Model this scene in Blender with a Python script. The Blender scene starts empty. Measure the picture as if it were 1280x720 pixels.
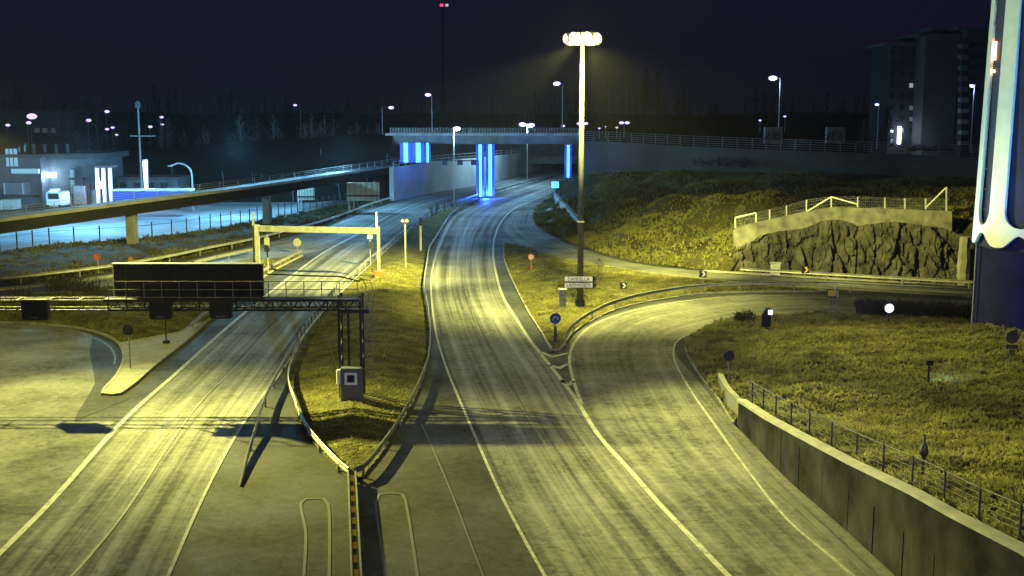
import bpy, bmesh, math, random
import numpy as np
from mathutils import Vector, Matrix, noise
from mathutils.geometry import delaunay_2d_cdt
random.seed(7); rng = np.random.default_rng(7)
C = bpy.context.scene.collection
F, P, H = 1450.0, math.radians(8.63), 17.0
# ---------------------------------------------------------------- survey helpers (photo bearings -> metres)
def ray(px, py):
    x = (px-640)/F; y = (360-py)/F
    return Vector((x, math.cos(P)+y*math.sin(P), -math.sin(P)+y*math.cos(P)))
def G(px, py, z=0.0):
    r = ray(px, py); t = (z-H)/r.z
    return Vector((r.x*t, r.y*t, z))
def V(px, py, Y):
    r = ray(px, py); t = Y/r.y
    return Vector((r.x*t, Y, H+r.z*t))
def ZT(py, base):            # height seen at row py above a base point
    return V(640, py, base.y).z
# ---------------------------------------------------------------- materials
MATS = {}
def mat(name, col, rough=.7, var=.25, scale=3.0, bump=0.0, metal=0.0, spec=.4, bscale=None, coord='Object'):
    if name in MATS: return MATS[name]
    m = bpy.data.materials.new(name); m.use_nodes = True; nt = m.node_tree; N = nt.nodes; L = nt.links
    b = N['Principled BSDF']; b.inputs['Roughness'].default_value = rough; b.inputs['Metallic'].default_value = metal
    b.inputs['Specular IOR Level'].default_value = spec
    tc = N.new('ShaderNodeTexCoord')
    n = N.new('ShaderNodeTexNoise'); n.inputs['Scale'].default_value = scale; n.inputs['Detail'].default_value = 6
    L.new(tc.outputs[coord], n.inputs['Vector'])
    mr = N.new('ShaderNodeMapRange'); mr.inputs['From Min'].default_value = .3; mr.inputs['From Max'].default_value = .7
    mr.inputs['To Min'].default_value = 1-var; mr.inputs['To Max'].default_value = 1+var
    L.new(n.outputs['Fac'], mr.inputs['Value'])
    mx = N.new('ShaderNodeVectorMath'); mx.operation = 'SCALE'; mx.inputs[0].default_value = col
    L.new(mr.outputs[0], mx.inputs['Scale']); L.new(mx.outputs[0], b.inputs['Base Color'])
    if bump:
        n2 = N.new('ShaderNodeTexNoise'); n2.inputs['Scale'].default_value = bscale or scale*4; n2.inputs['Detail'].default_value = 8
        L.new(tc.outputs[coord], n2.inputs['Vector'])
        bp = N.new('ShaderNodeBump'); bp.inputs['Strength'].default_value = 1; bp.inputs['Distance'].default_value = bump
        L.new(n2.outputs['Fac'], bp.inputs['Height']); L.new(bp.outputs[0], b.inputs['Normal'])
    MATS[name] = m; return m
def emat(name, col, s):
    if name in MATS: return MATS[name]
    m = bpy.data.materials.new(name); m.use_nodes = True; b = m.node_tree.nodes['Principled BSDF']
    b.inputs['Base Color'].default_value = (.05, .05, .05, 1)
    b.inputs['Emission Color'].default_value = (*col, 1); b.inputs['Emission Strength'].default_value = s
    MATS[name] = m; return m
def asphalt(name, c0, c1, streak=1.0, patch=1.0, rough=(.55, .85)):
    """UV = (metres along, metres across): wheel tracks and tar streaks run along the lane"""
    m = bpy.data.materials.new(name); m.use_nodes = True; nt = m.node_tree; N = nt.nodes; L = nt.links
    b = N['Principled BSDF']; tc = N.new('ShaderNodeTexCoord')
    def nz(vec, sc, det=6, rgh=.6):
        n = N.new('ShaderNodeTexNoise'); n.inputs['Scale'].default_value = sc; n.inputs['Detail'].default_value = det; n.inputs['Roughness'].default_value = rgh
        L.new(vec, n.inputs['Vector']); return n.outputs['Fac']
    def mp(v, a, b_, c, d):
        r = N.new('ShaderNodeMapRange'); L.new(v, r.inputs['Value'])
        for k, x in zip(('From Min', 'From Max', 'To Min', 'To Max'), (a, b_, c, d)): r.inputs[k].default_value = x
        return r.outputs[0]
    def op(o, a, b_):
        r = N.new('ShaderNodeMath'); r.operation = o
        for i, x in enumerate((a, b_)):
            if isinstance(x, (int, float)): r.inputs[i].default_value = x
            else: L.new(x, r.inputs[i])
        return r.outputs[0]
    s1 = N.new('ShaderNodeMapping'); s1.inputs['Scale'].default_value = (.012, .95, 1); L.new(tc.outputs['UV'], s1.inputs[0])
    s2 = N.new('ShaderNodeMapping'); s2.inputs['Scale'].default_value = (.05, 4.5, 1); L.new(tc.outputs['UV'], s2.inputs[0])
    st = op('ADD', op('MULTIPLY', mp(nz(s1.outputs[0], 1.0, 3), .3, .7, -.5, .5), streak), op('MULTIPLY', mp(nz(s2.outputs[0], 1.0, 4), .3, .7, -.15, .15), streak))
    pt = op('MULTIPLY', mp(nz(tc.outputs['Object'], .16, 8, .65), .35, .65, -.4, .4), patch)
    fine = mp(nz(tc.outputs['Object'], 2.2, 8, .75), .3, .7, -.3, .3)
    tot = op('ADD', op('ADD', st, pt), op('ADD', fine, .5)); 
    mx = N.new('ShaderNodeMix'); mx.data_type = 'RGBA'; mx.clamp_factor = True
    L.new(tot, mx.inputs[0]); mx.inputs[6].default_value = (*c0, 1); mx.inputs[7].default_value = (*c1, 1)
    # cracks
    vo = N.new('ShaderNodeTexVoronoi'); vo.feature = 'DISTANCE_TO_EDGE'; vo.inputs['Scale'].default_value = .11
    ds = N.new('ShaderNodeVectorMath'); ds.operation = 'ADD'
    nn = N.new('ShaderNodeTexNoise'); nn.inputs['Scale'].default_value = .5; nn.inputs['Detail'].default_value = 5; L.new(tc.outputs['Object'], nn.inputs['Vector'])
    sc_ = N.new('ShaderNodeVectorMath'); sc_.operation = 'SCALE'; sc_.inputs['Scale'].default_value = 4; L.new(nn.outputs['Color'], sc_.inputs[0])
    L.new(tc.outputs['Object'], ds.inputs[0]); L.new(sc_.outputs[0], ds.inputs[1]); L.new(ds.outputs[0], vo.inputs['Vector'])
    cr = mp(vo.outputs['Distance'], 0, .008, .55, 1)
    ml = N.new('ShaderNodeVectorMath'); ml.operation = 'SCALE'; L.new(mx.outputs[2], ml.inputs[0]); L.new(cr, ml.inputs['Scale'])
    L.new(ml.outputs[0], b.inputs['Base Color'])
    L.new(mp(tot, 0, 1, rough[1], rough[0]), b.inputs['Roughness']); b.inputs['Specular IOR Level'].default_value = .12
    bp = N.new('ShaderNodeBump'); bp.inputs['Distance'].default_value = .02; L.new(nz(tc.outputs['Object'], 9, 6, .8), bp.inputs['Height']); L.new(bp.outputs[0], b.inputs['Normal'])
    MATS[name] = m; return m
def paint(name, col, wear=.5):
    m = bpy.data.materials.new(name); m.use_nodes = True; nt = m.node_tree; N = nt.nodes; L = nt.links
    b = N['Principled BSDF']; b.inputs['Roughness'].default_value = .6
    tc = N.new('ShaderNodeTexCoord'); n = N.new('ShaderNodeTexNoise'); n.inputs['Scale'].default_value = 1.7; n.inputs['Detail'].default_value = 10; n.inputs['Roughness'].default_value = .8
    L.new(tc.outputs['Object'], n.inputs['Vector'])
    r = N.new('ShaderNodeMapRange'); L.new(n.outputs['Fac'], r.inputs['Value']); r.inputs['From Min'].default_value = wear-.1; r.inputs['From Max'].default_value = wear+.12
    mx = N.new('ShaderNodeMix'); mx.data_type = 'RGBA'; L.new(r.outputs[0], mx.inputs[0]); mx.inputs[6].default_value = (.10, .10, .095, 1); mx.inputs[7].default_value = (*col, 1)
    L.new(mx.outputs[2], b.inputs['Base Color']); MATS[name] = m; return m
M = dict(
 asph=asphalt('asphalt', (.026,.026,.026), (.075,.075,.073), 0, .9),
 pale=asphalt('asphalt_pale', (.06,.06,.058), (.22,.217,.205), 0, .9),
 lane=asphalt('asphalt_lane', (.055,.055,.053), (.235,.232,.22), 1.15, .5),
 lane2=asphalt('asphalt_ramp', (.06,.06,.058), (.24,.237,.225), .7, .75),
 patch=asphalt('asphalt_patch', (.03,.03,.03), (.07,.07,.068), 0, .5),
 paint=paint('road_paint', (.42,.42,.39), .44), worn=paint('worn_paint', (.24,.24,.22), .54), faint=paint('faint_paint', (.11,.11,.105), .5), yel=paint('yellow_paint', (.5,.38,.06), .35),
 grass=mat('grass_turf', (.092,.086,.03), .95, .5, 1.0, .2, spec=.1, bscale=3.5),
 blade=mat('grass_blade', (.27,.25,.095), .85, .5, .5, spec=.15),
 dirt=mat('ground_soil', (.035,.033,.02), .95, .5, .15, .05, spec=.1),
 dry=mat('dry_slope_grass', (.050,.046,.02), .95, .6, .25, .15, spec=.1, bscale=2),
 pave=mat('kerb_paving', (.26,.255,.22), .8, .2, 1.2, .01),
 kerb=mat('kerb_stone', (.27,.265,.24), .8, .3, 2, .01),
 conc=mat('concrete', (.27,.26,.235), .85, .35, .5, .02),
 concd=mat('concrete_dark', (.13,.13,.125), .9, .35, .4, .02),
 rail=mat('galvanised_rail', (.25,.25,.23), .5, .25, 2, metal=.3),
 steel=mat('galvanised_steel', (.24,.24,.23), .5, .25, 3, metal=.3),
 dark=mat('dark_paint_steel', (.018,.018,.022), .5, .3, 3),
 black=mat('sign_black', (.012,.013,.035), .8, .2, 3),
 rock=mat('rock_cut', (.062,.057,.046), .9, .6, .9, .1, spec=.25, bscale=1.6),
 white=mat('white_sign', (.6,.6,.58), .5, .08, 3),
 blue=mat('blue_sign', (.01,.03,.22), .45, .1, 3), yells=mat('yellow_sign', (.75,.5,.02), .5, .1, 3),
 orange=mat('orange_sign', (.22,.09,.025), .5, .1, 3), red=mat('red_sign', (.5,.03,.02), .5, .1, 3),
 lilac=mat('pale_sign_face', (.8,.8,.9), .5, .05, 3),
 bark=mat('bark', (.10,.09,.075), .95, .5, 4, .02), barkd=mat('bark_dark', (.035,.033,.03), .95, .5, 2),
 leaf=mat('needle_foliage', (.035,.045,.022), .9, .5, 2), twig=mat('twig', (.05,.042,.03), .95, .4, 3),
 glass=mat('dark_glass', (.02,.022,.03), .15, .1, 2, spec=.6),
 wall=mat('render_wall', (.16,.16,.155), .85, .2, .6, .01), walld=mat('render_wall_dark', (.07,.07,.075), .9, .2, .5),
 metalw=mat('sheet_metal_wall', (.07,.07,.09), .6, .15, .8), roof=mat('roofing_felt', (.05,.05,.05), .9, .2, 1),
 shell=mat('white_shell', (.82,.84,.82), .45, .06, 1.5), towd=mat('tower_dark_blue', (.012,.014,.07), .6, .25, .7),
 rub=mat('rubber', (.02,.02,.02), .9, .1, 3), carw=mat('car_white', (.6,.6,.6), .3, .05, 3), card=mat('car_dark', (.04,.04,.05), .3, .05, 3),
)
def translucent(name):
    m = MATS[name]; nt = m.node_tree; b = nt.nodes['Principled BSDF']; t = nt.nodes.new('ShaderNodeBsdfTranslucent'); x = nt.nodes.new('ShaderNodeMixShader'); x.inputs[0].default_value = .5
    src = b.inputs['Base Color'].links[0].from_socket; nt.links.new(src, t.inputs['Color']); nt.links.new(b.outputs[0], x.inputs[1]); nt.links.new(t.outputs[0], x.inputs[2]); nt.links.new(x.outputs[0], nt.nodes['Material Output'].inputs['Surface'])
translucent('grass_blade')
E_main = emat('mast_lamp_glow', (1, .93, .42), 3.2)
E_wh = emat('lamp_glow', (.62, .52, 1), 2.6)
E_wh2 = emat('far_lamp_glow', (.6, .5, 1), 1.7)
E_cy = emat('cyan_tube', (.10, .62, 1), 2.2)
E_bl = emat('blue_tube', (.0, .01, 1), 1.1)
E_win = emat('window_glow', (.55, .6, .62), .55)
E_amb = emat('amber_lamp', (1, .45, .18), 10)
E_red = emat('aviation_red', (1, .02, .12), 4)
E_flood = emat('flood_glow', (.6, .6, 1), 2.6)
# ---------------------------------------------------------------- object helpers
def link(o): C.objects.link(o); return o
def tag(o, label=None, cat=None, group=None, kind=None):
    if label: o['label'] = label
    if cat: o['category'] = cat
    if group: o['group'] = group
    if kind: o['kind'] = kind
    return o
def thing(name, label, cat, loc=(0,0,0), rz=0, group=None):
    o = bpy.data.objects.new(name, None); o.location = loc; o.rotation_euler = (0,0,rz); link(o)
    o.empty_display_size = .3
    return tag(o, label, cat, group)
class MB:
    def __init__(s): s.v = []; s.f = []; s.uv = None
    def add(s, vs, fs):
        n = len(s.v); s.v += [tuple(v) for v in vs]; s.f += [tuple(i+n for i in f) for f in fs]; return s
    def box(s, c, d, rz=0, M_=None):
        x, y, z = d[0]/2, d[1]/2, d[2]/2
        vs = [Vector((a*x, b*y, e*z)) for a in (-1,1) for b in (-1,1) for e in (-1,1)]
        R = Matrix.Rotation(rz, 3, 'Z') if M_ is None else M_
        vs = [R@v+Vector(c) for v in vs]
        return s.add(vs, [(0,1,3,2),(4,6,7,5),(0,4,5,1),(2,3,7,6),(0,2,6,4),(1,5,7,3)])
    def tube(s, pts, r, n=8, cap=True):
        pts = [Vector(p) for p in pts]; rs = r if isinstance(r, (list, tuple)) else [r]*len(pts)
        base = len(s.v); up0 = None
        for i, p in enumerate(pts):
            d = (pts[min(i+1, len(pts)-1)]-pts[max(i-1, 0)]).normalized()
            a = d.cross(Vector((0,0,1)) if abs(d.z) < .95 else Vector((1,0,0))).normalized(); b = d.cross(a)
            for k in range(n):
                t = 2*math.pi*k/n; s.v.append(tuple(p+(a*math.cos(t)+b*math.sin(t))*rs[i]))
        for i in range(len(pts)-1):
            for k in range(n):
                a0 = base+i*n+k; a1 = base+i*n+(k+1)%n
                s.f.append((a0, a1, a1+n, a0+n))
        if cap:
            s.f.append(tuple(base+k for k in range(n))[::-1]); s.f.append(tuple(base+(len(pts)-1)*n+k for k in range(n)))
        return s
    def bar(s, a, b, w, h=None):       # square bar between points
        a = Vector(a); b = Vector(b); d = b-a; L = d.length; d.normalize()
        x = d.cross(Vector((0,0,1)) if abs(d.z) < .95 else Vector((1,0,0))).normalized(); z = x.cross(d)
        R = Matrix((x, d, z)).transposed()
        return s.box((a+b)/2, (w, L, h or w), M_=R)
    def disc(s, c, r, t=.03, n=24, ax='Y'):
        c = Vector(c); d = Vector((0,t/2,0)) if ax == 'Y' else Vector((0,0,t/2))
        return s.tube([c-d, c+d], r, n)
    def prism(s, poly, z0, z1):
        n = len(poly); vs = [(p[0],p[1],z0) for p in poly]+[(p[0],p[1],z1) for p in poly]
        return s.add(vs, [tuple(range(n))[::-1], tuple(range(n,2*n))]+[(i,(i+1)%n,(i+1)%n+n,i+n) for i in range(n)])
    def sweep(s, path, prof):          # prof: list of (offset to the right, z)
        path = [Vector(p) for p in path]; base = len(s.v); k = len(prof); n = len(path)
        for i, p in enumerate(path):
            d1 = (path[i]-path[i-1]) if i else (path[1]-path[0]); d2 = (path[i+1]-path[i]) if i < n-1 else d1
            d1 = Vector((d1.x,d1.y)).normalized(); d2 = Vector((d2.x,d2.y)).normalized(); d = (d1+d2).normalized()
            c = max(.5, d.dot(d1)); nr = Vector((d.y, -d.x))/c
            for o, z in prof: s.v.append((p.x+nr.x*o, p.y+nr.y*o, p.z+z))
        for i in range(n-1):
            for j in range(k):
                a = base+i*k+j; b = base+i*k+(j+1)%k; s.f.append((a, b, b+k, a+k))
        s.f.append(tuple(base+j for j in range(k))); s.f.append(tuple(base+(n-1)*k+j for j in range(k))[::-1])
        return s
    def build(s, name, m, parent=None, bevel=0, smooth=False, local=False):
        me = bpy.data.meshes.new(name); off = Vector((0,0,0))
        if parent is not None and not local:
            off = Vector(parent.location)
            pp = parent.parent
            while pp: off += Vector(pp.location); pp = pp.parent
        me.from_pydata([tuple(Vector(v)-off) for v in s.v], [], s.f)
        bm = bmesh.new(); bm.from_mesh(me); bmesh.ops.recalc_face_normals(bm, faces=bm.faces); bm.to_mesh(me); bm.free()
        if s.uv:
            u = me.uv_layers.new(name='UVMap')
            for lp in me.loops: u.data[lp.index].uv = s.uv[lp.vertex_index]
        me.materials.append(m)
        if smooth:
            for p in me.polygons: p.use_smooth = True
        o = link(bpy.data.objects.new(name, me))
        if parent is not None: o.parent = parent
        if bevel:
            b = o.modifiers.new('bevel', 'BEVEL'); b.width = bevel; b.segments = 1; b.limit_method = 'ANGLE'
        return o
def struct(mb, name, m, smooth=False):
    o = mb.build(name, m, smooth=smooth); o['kind'] = 'structure'; return o
def copy_tree(o, parent=None):
    c = o.copy(); C.objects.link(c); c.parent = parent
    for ch in list(o.children): copy_tree(ch, c)
    return c
def catmull(pts, step):
    pts = [Vector(p) for p in pts]; out = []; n = len(pts)
    for i in range(n-1):
        p0 = pts[max(i-1,0)]; p1 = pts[i]; p2 = pts[i+1]; p3 = pts[min(i+2,n-1)]
        k = max(1, int((p2-p1).length/step))
        # centripetal-ish: limit tangents
        l = (p2-p1).length; t1 = (p2-p0); t2 = (p3-p1)
        t1 = t1*(l/max(1e-6, (p1-p0).length+l)) if i else (p2-p1); t2 = t2*(l/max(1e-6, (p3-p2).length+l)) if i < n-2 else (p2-p1)
        for j in range(k):
            t = j/k; a = 2*t**3-3*t**2+1; b = t**3-2*t**2+t; c = -2*t**3+3*t**2; d = t**3-t**2
            out.append(p1*a+t1*b+p2*c+t2*d)
    out.append(pts[-1]); return out
def GP(l, z=0.0, step=1.5): return catmull([G(x, y, z) for x, y in l], step)
def ribbon(name, pairs, z, m):
    Ls = [G(a[0], a[1], z) for a, b in pairs]; Rs = [G(b[0], b[1], z) for a, b in pairs]
    n = len(Ls); L2 = []; R2 = []
    for i in range(n-1):
        k = max(2, int((Ls[i+1]-Ls[i]).length/2.0))
        for arr, out in ((Ls, L2), (Rs, R2)):
            p0 = arr[max(i-1,0)]; p1 = arr[i]; p2 = arr[i+1]; p3 = arr[min(i+2,n-1)]; l = (p2-p1).length
            t1 = (p2-p0)*(l/((p1-p0).length+l)) if i else (p2-p1); t2 = (p3-p1)*(l/((p3-p2).length+l)) if i < n-2 else (p2-p1)
            for j in range(k):
                t = j/k; out.append(p1*(2*t**3-3*t**2+1)+t1*(t**3-2*t**2+t)+p2*(3*t**2-2*t**3)+t2*(t**3-t**2))
    L2.append(Ls[-1]); R2.append(Rs[-1])
    mb = MB(); mb.uv = []; K = 6; s = 0
    for i in range(len(L2)):
        if i: s += ((L2[i]+R2[i])-(L2[i-1]+R2[i-1])).length/2
        for j in range(K+1):
            p = L2[i].lerp(R2[i], j/K); p.z = z; mb.v.append(tuple(p)); mb.uv.append((s, j/K*8.0))
    for i in range(len(L2)-1):
        for j in range(K):
            a = i*(K+1)+j; mb.f.append((a, a+1, a+K+2, a+K+1))
    return struct(mb, name, m)
def sheet(name, pix, z, m, world=None):
    pts = [G(x, y, z) for x, y in pix] if world is None else world
    return struct(cdt_mesh([(p[0], p[1]) for p in pts], 1e9, lambda x, y: z), name, m)
def inside(poly, X, Y):
    r = np.zeros(X.shape, bool); n = len(poly)
    for i in range(n):
        x1, y1 = poly[i]; x2, y2 = poly[(i+1)%n]
        if y1 == y2: continue
        c = ((y1 > Y) != (y2 > Y)) & (X < (x2-x1)*(Y-y1)/(y2-y1)+x1); r ^= c
    return r
def cdt_mesh(poly, step, zf):
    n = len(poly); pts = [Vector(p) for p in poly]
    if step < 1e6:
        a = np.array(poly); xs = np.arange(a[:,0].min(), a[:,0].max(), step); ys = np.arange(a[:,1].min(), a[:,1].max(), step)
        X, Y = np.meshgrid(xs, ys); X = X+rng.uniform(-.3,.3,X.shape)*step; Y = Y+rng.uniform(-.3,.3,Y.shape)*step
        I = inside(poly, X, Y); pts += [Vector((x, y)) for x, y in zip(X[I], Y[I])]
    vs, es, fs, _, _, _ = delaunay_2d_cdt(pts, [(i, (i+1)%n) for i in range(n)], [], 1, 1e-4)
    mb = MB(); mb.v = [(v.x, v.y, zf(v.x, v.y)) for v in vs]; mb.f = [tuple(f) for f in fs]; return mb
def idw(ctrl, p=3.0):
    A = np.array([[c[0], c[1], c[2]] for c in ctrl])
    def f(x, y):
        d = (A[:,0]-x)**2+(A[:,1]-y)**2+.02; w = d**(-p/2); return float((w*A[:,2]).sum()/w.sum())
    return f
def tufts(name, poly, zf, n, h=(.08,.22), w=.10, m=None, label_kind='stuff', clump=.55, avoid=None):
    a = np.array(poly); out = []; tot = 0; V_ = []; F_ = []
    while tot < n:
        X = rng.uniform(a[:,0].min(), a[:,0].max(), n); Y = rng.uniform(a[:,1].min(), a[:,1].max(), n)
        I = inside(poly, X, Y); X = X[I]; Y = Y[I]
        for x, y in zip(X, Y):
            q = noise.noise((x*clump*1.6, y*clump*1.6, 3.1))+.5*noise.noise((x*clump*.4, y*clump*.4, 7.7))
            if q < -.05 and random.random() < .75: continue
            z = zf(x, y)-.02; hh = random.uniform(*h)*(1+1.2*max(0, q))
            for k in range(3):
                t = random.uniform(0, 6.28); dx, dy = math.cos(t)*w*.5, math.sin(t)*w*.5; lx, ly = random.uniform(-1,1)*hh*.9, random.uniform(-1,1)*hh*.9
                b = len(V_); V_ += [(x-dx, y-dy, z), (x+dx, y+dy, z), (x+lx, y+ly, z+hh)]; F_.append((b, b+1, b+2))
            tot += 1
            if tot >= n: break
    me = bpy.data.meshes.new(name); me.from_pydata(V_, [], F_); me.materials.append(m or M['blade'])
    o = link(bpy.data.objects.new(name, me)); o['kind'] = 'stuff'; return o
# ================================================================= GROUND AND ROADS
struct(cdt_mesh([(-900,-60),(900,-60),(900,1500),(-900,1500)], 60, lambda x, y: -.05), 'ground', M['dirt'])
ap = [G(*q) for q in [(-420,404),(60,404),(330,345),(455,262),(560,240),(700,206),(745,212),(700,245),(722,309),(915,343),(1260,361),(1260,400),(1040,391),(932,399),(857,430),(867,457),(918,531),(1118,719)]]
apw = [(p.x, p.y) for p in ap]+[(15.5,30),(16.5,2),(-60,2),(-75,60)]
struct(cdt_mesh(apw, 1e9, lambda x, y: 0), 'road', M['asph'])
ribbon('road', [((-75,770),(180,790)),((0,691),(215,705)),((61,630),(252,625)),((156,524),(305,530)),((222,465),(350,462)),((302,394),(400,392)),((360,348),(445,345)),((407,314),(480,312)),((444,294),(507,290)),((491,267),(545,267)),((529,252),(583,254)),((594,237),(628,239)),((650,222),(670,226)),((705,208),(716,213))], .005, M['lane'])
ribbon('road', [((735,820),(1010,820)),((680,718),(909,719)),((650,664),(857,664)),((621,607),(803,607)),((584,522),(734,522)),((560,465),(699,468)),((545,410),(655,412)),((538,371),(628,371)),((538,343),(619,340)),((545,311),(616,315)),((557,284),(622,288)),((568,269),(640,264)),((600,252),(668,251)),((640,240),(692,240)),((680,226),(716,229)),((708,216),(745,219))], .005, M['lane'])
ribbon('road', [((-60,366),(-60,376)),((0,361),(0,371)),((145,345),(145,357)),((262,320),(262,333)),((315,308),(335,324)),((397,287),(407,311)),((465,262),(470,279)),((529,243),(529,251.5)),((600,229),(594,236.5)),((700,205.5),(704,207.5))], .003, M['lane2'])
ribbon('road', [((642,264),(668,262)),((629,284),(669,281)),((650,306),(703,302)),((682,316),(740,315)),((725,326),(775,325)),((775,334),(825,334)),((825,342),(883,339)),((882,349),(920,343)),((947,356),(976,344)),((1033,361),(1060,349)),((1260,374),(1260,361))], .008, M['lane2'])
ribbon('road', [((1260,378),(1260,401)),((1100,370),(1080,396)),((1033,367),(1000,394)),((940,368),(932,400)),((870,373),(876,414)),((790,386),(846,428)),((738,406),(846,445)),((714,425),(868,470)),((716,470),(900,510)),((727,505),(918,531)),((749,545),(950,564)),((803,607),(986,602)),((857,664),(1050,656)),((910,719),(1118,719)),((1010,820),(1185,800))], .011, M['lane2'])
# sheets
sheet('road', [(-300,404.5),(0,404.5),(60,407.5),(93,411),(116,418),(112,440),(119,478),(94,528),(156,524),(61,630),(0,691),(-60,750),(-300,960)], .007, M['pale'])
sheet('road_repair', [(118,434),(126,448),(120,478),(107,500),(96,518),(92,527),(128,512),(165,497),(128,494),(147,471),(153,455),(153,443),(147,430),(137,424)], .016, M['patch'])
# markings
def mark(l, w=.14, m='paint', z=.022, dash=None, step=1.5):
    p = GP(l, z, step); mb = MB()
    if not dash: mb.sweep(p, [(-w/2,0),(w/2,0),(w/2,.004),(-w/2,.004)])
    else:
        L = 0; seg = []; on, off = dash
        for a, b in zip(p, p[1:]):
            d = (b-a).length; k = max(1, int(d/.5))
            for j in range(k):
                q = a.lerp(b, j/k); L += d/k
                if L % (on+off) < on: seg.append(q)
                else:
                    if len(seg) > 1: mb.sweep(seg, [(-w/2,0),(w/2,0),(w/2,.004),(-w/2,.004)])
                    seg = []
    return struct(mb, 'road_marking', M[m])
mark([(-60,750),(0,691),(61,630),(156,524),(222,465),(264,427),(302,394),(360,348),(407,314),(444,294),(491,267),(529,252),(594,237),(650,222)], .28, 'paint')
mark([(60,750),(99,710),(156,640),(212,555),(250,503),(293,460),(335,414),(371,380),(410,345),(470,303),(530,265),(600,242)], .13, 'worn')
mark([(200,742),(210,720),(252,625),(290,552),(322,503),(352,464),(385,412),(415,377),(445,347),(480,315),(515,283)], .14, 'paint')
mark([(735,820),(680,718),(650,664),(621,607),(584,522),(560,465),(547,425),(541,390),(539,360),(541,335),(548,311),(560,284),(572,269),(602,253)], .14, 'paint')
mark([(702,588),(669,536),(640,490),(617,451),(596,405),(584,371),(579,345),(580,321),(590,295),(612,272),(640,255),(690,236)], .12, 'worn', dash=(3,6))
mark([(760,668),(702,588),(669,536),(640,490),(617,451),(596,405),(584,371),(579,345),(580,321),(590,295),(612,272)], .05, 'worn')
mark([(1010,820),(909.6,719),(857,664),(824.5,630),(786,586),(749,545),(716,493),(690,460),(664,427),(645,398),(628,369),(619,337),(616.5,318),(618,298),(626,278),(641,262),(660,253)], .24, 'paint')
mark([(727,505),(718,480),(712,455),(713,440),(721,424),(738,408),(765,396),(800,386),(850,377),(910,371),(980,369)], .2, 'paint')
mark([(675,440),(690,446),(712,441)], .35, 'paint'); mark([(686,456),(699,460),(710,455)], .35, 'paint'); mark([(700,475),(712,481),(716,476)], .35, 'worn')
mark([(1090,740),(1050,705),(985,650),(940,595),(900,540),(868,495),(850,465),(843,450),(842,436),(850,423),(880,411),(932,398)], .13, 'paint')
mark([(380,720),(382,665),(376,628),(384,623),(404,623),(410,630),(412,670),(411,740)], .12, 'faint', step=.6)
mark([(484,740),(476,680),(470,628),(474,618),(488,616),(503,618),(508,632),(516,680),(524,735)], .12, 'faint', step=.6)
mark([(527,530),(545,570),(566,620),(587,675),(605,722),(620,760)], .07, 'faint')
mark([(0,409),(60,412),(98,416),(122,424),(138,434),(144,446),(143,455)], .14, 'worn')
mark([(640,283),(660,297),(700,312),(760,326),(830,338),(900,348)], .1, 'worn')
mark([(378,320),(330,345),(270,385)], .25, 'worn')
# ================================================================= ISLANDS AND VERGES
def mound(poly, hgt, base=.12, reach=4.0):
    A = np.array(poly)
    def f(x, y):
        P1 = A; P2 = np.roll(A, -1, 0); d = P2-P1; t = np.clip(((x-P1[:,0])*d[:,0]+(y-P1[:,1])*d[:,1])/np.maximum(1e-9,(d**2).sum(1)),0,1)
        q = P1+d*t[:,None]; dist = math.sqrt(((q[:,0]-x)**2+(q[:,1]-y)**2).min()); k = min(1, dist/reach)
        return base+hgt*k*k*(3-2*k)+(.06*noise.noise((x*.5,y*.5,0))*k)
    return f
def kerb(path, w=.14, h=.14): struct(MB().sweep(path, [(-w/2,-.05),(-w/2,h),(w/2,h),(w/2,-.05)]), 'kerb', M['kerb'])
LB = [(545,266),(520,283),(497,303),(482,316),(469,326),(455,340),(430,364),(405,390),(390,412),(376,434),(365,458),(361,476),(362,490),(368,507),(374,526),(385,546),(394,558),(407,573),(424,591),(436,601)]
RB = [(442,602),(454,597),(477,569),(496,540),(515,507),(527,479),(535,455),(538,427),(537,408),(534,385),(530,361),(533.5,333),(537,314),(545,301),(555,284),(566,269),(581,260),(600,252)]
cen = [(p.x,p.y) for p in GP(LB,0,2)]+[(p.x,p.y) for p in GP(RB[:],0,2)]
cz = mound(cen, .45, .10, 4)
struct(cdt_mesh(cen, .8, cz), 'verge', M['grass'], True)
near = [p for p in cen if p[1] < 130]
tufts('grass', near, cz, 17000, (.04,.10), .09)
TR = [(630,304),(630,322),(636,341),(649,369),(661,392),(674,412),(689,437),(694,439),(700,438),(707,430),(715,418),(738,403),(760,392),(790,382),(828,375),(880,368),(940,365.5),(1033,364.5),(947,357),(882,350),(825,344),(775,336),(725,328),(682,318),(650,308)]
tri = [(p.x,p.y) for p in GP(TR+[TR[0]],0,1.5)][:-1]
tz = mound(tri, .35, .10, 4)
struct(cdt_mesh(tri, .8, tz), 'verge', M['grass'], True); kerb([Vector((*p,0)) for p in tri+[tri[0]]])
tufts('grass', tri, tz, 16000, (.05,.14), .09)
LV = [(-160,404),(0,404),(60,407),(93,410),(118,415.5),(138,423),(149,430),(225,416),(235,409),(258,402),(290,376),(330,345),(378,320),(335,326),(262,335),(145,359),(0,373),(-160,385)]
lv = [(G(*q).x, G(*q).y) for q in LV]; lz = mound(lv, .5, .10, 4)
struct(cdt_mesh(lv, .9, lz), 'verge', M['grass'], True); tufts('grass', lv, lz, 14000, (.06,.18), .11)
PV = [(149,430),(153,437),(154,443),(153,456),(145,472),(136,484),(128,494),(140,495.5),(149,494),(160,486),(196,456),(235,425),(256,406),(258,402),(235,409),(225,416)]
pv = [(G(*q).x, G(*q).y) for q in PV]; struct(cdt_mesh(pv, 1e9, lambda x,y: .13), 'pavement', M['pave'])
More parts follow.
